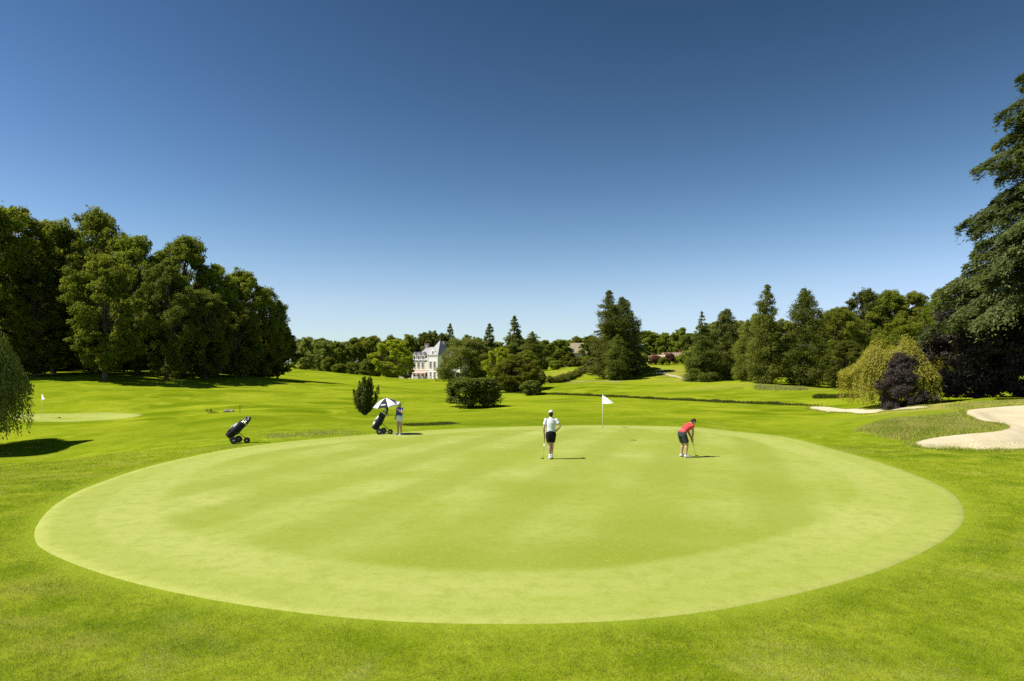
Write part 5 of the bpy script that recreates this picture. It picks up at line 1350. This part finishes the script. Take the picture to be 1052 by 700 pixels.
# umbrella on the trolley handle
um = empty('golf_umbrella', TL); um_tip = Vector((.16, .0, 1.86)); ax = Vector((-.12, -.14, 1)).normalized()
tag(um, 'black and white striped golf umbrella fixed above the right trolley', 'umbrella')
UW = cloth('umbrella_white', (.78, .78, .78), .04); UB = cloth('umbrella_black', (.035, .035, .038), .1)
Rm = ax.to_track_quat('Z', 'Y').to_matrix(); ru = .72
def ud(a, q, drop=.40): return um_tip+Rm@Vector((ru*q*math.cos(a), ru*q*math.sin(a), -drop*(q**1.75)))
for k in range(8):
    a0 = 2*PI*k/8+.2; V = []; F = []
    m = 7; nn = 7
    for i in range(m+1):
        q = i/m
        for j in range(nn+1):
            w_ = j/nn; a = a0+2*PI/8*w_; sag = 1-.045*q*math.sin(PI*w_); V.append(ud(a, max(q, .015)*sag))
    for i in range(m):
        for j in range(nn): F.append((i*(nn+1)+j, i*(nn+1)+j+1, (i+1)*(nn+1)+j+1, (i+1)*(nn+1)+j))
    mb = MB(); mb.add(V, F); o = mb.build('panel', UW if k % 2 else UB, um, True)
    so = o.modifiers.new('t', 'SOLIDIFY'); so.thickness = .004
    mb = MB(); mb.tube([ud(a0, .02)-ax*.006, ud(a0, .35)-ax*.006, ud(a0, .7)-ax*.006, ud(a0, 1.0)-ax*.006], .004, 6)
    mb.tube([ud(a0, .5)-ax*.008, um_tip-ax*.42], .003, 6); mb.build('rib', CHROME, um, True)
    if k in (0, 2, 4, 6):
        # a pale band of small lettering, too small to read
        mb = MB(); mid_ = a0+PI/8
        for q in range(7):
            aa = mid_+(q-3)*.062; h_ = (.07, .05, .06, .05, .07, .05, .06)[q]
            c = ud(aa, .78*(1-.03)); nrm = (Rm@Vector((math.cos(aa)*.62, math.sin(aa)*.62, .80))).normalized(); c = c+nrm*.007
            sdv = Rm@Vector((-math.sin(aa), math.cos(aa), 0)); upv = nrm.cross(sdv)
            mm = Matrix((sdv, upv, nrm)).transposed(); mb.box(c, (.034, h_, .003), 0, 0, mm)
        mb.build('lettering', UW, um)
mb = MB(); mb.tube([um_tip+ax*.06, um_tip-ax*.98], .010, 8); mb.build('shaft', DARK, um, True)

# ------------------------------------------------------------------ sky, sun, camera
EL, AZ = math.radians(54), math.radians(-103)        # sun stands to the left
sd = Vector((math.sin(AZ)*math.cos(EL), math.cos(AZ)*math.cos(EL), math.sin(EL)))
w = bpy.data.worlds.new('World'); sc.world = w; w.use_nodes = True
nt = w.node_tree; bg = nt.nodes['Background']
sky = N(nt, 'ShaderNodeTexSky'); sky.sky_type = 'NISHITA'; sky.sun_disc = False
sky.sun_elevation = EL; sky.sun_rotation = AZ % (2*PI); sky.altitude = 0; sky.air_density = 1.0; sky.dust_density = 0.0; sky.ozone_density = 3.0
# a clear, deep, polarised-looking blue: contrast of the physical sky raised channel by channel
sp_ = N(nt, 'ShaderNodeSeparateColor'); cb_ = N(nt, 'ShaderNodeCombineColor')
L(nt, sky.outputs[0], sp_.inputs[0])
for k, (g_, k_, m_) in enumerate(((2.34, 11.6, .296), (2.21, 6.1, .420), (2.47, 4.75, .66))):
    r_ = math_(nt, 'MULTIPLY', sp_.outputs[k], 0.05*2**.7/m_)            # soft shoulder near the horizon
    a_ = math_(nt, 'MULTIPLY', math_(nt, 'DIVIDE', r_, math_(nt, 'POWER', math_(nt, 'ADD', math_(nt, 'POWER', r_, 5.0), 1.0), 0.2)), m_)
    L(nt, math_(nt, 'MULTIPLY', math_(nt, 'POWER', a_, g_), k_*10/2**.7), cb_.inputs[k])
L(nt, cb_.outputs[0], bg.inputs['Color'])
bg.inputs['Strength'].default_value = 0.1
ld = bpy.data.lights.new('sun', 'SUN'); ld.energy = 4.6; ld.angle = math.radians(.53); ld.color = (1.0, .96, .88)
lo = bpy.data.objects.new('sun', ld); col.objects.link(lo); lo.rotation_euler = sd.to_track_quat('Z', 'Y').to_euler(); lo.location = (-40, 10, 60)
cd = bpy.data.cameras.new('camera'); cam = bpy.data.objects.new('camera', cd); col.objects.link(cam)
cd.sensor_width = 36; cd.lens = FOC/1052*36; cd.shift_y = (HZ-350)/1052
cam.location = (0, 0, CH); cam.rotation_euler = (PI/2, 0, 0); cd.clip_start = .1; cd.clip_end = 3000
sc.camera = cam
sc.view_settings.view_transform = 'Standard'; sc.view_settings.look = 'None'; sc.view_settings.gamma = 1
sc.view_settings.exposure = 0.7
sc.render.engine = 'CYCLES'
cy = sc.cycles; cy.max_bounces = 7; cy.diffuse_bounces = 5; cy.glossy_bounces = 2; cy.transmission_bounces = 3; cy.transparent_max_bounces = 4
cy.use_denoising = False
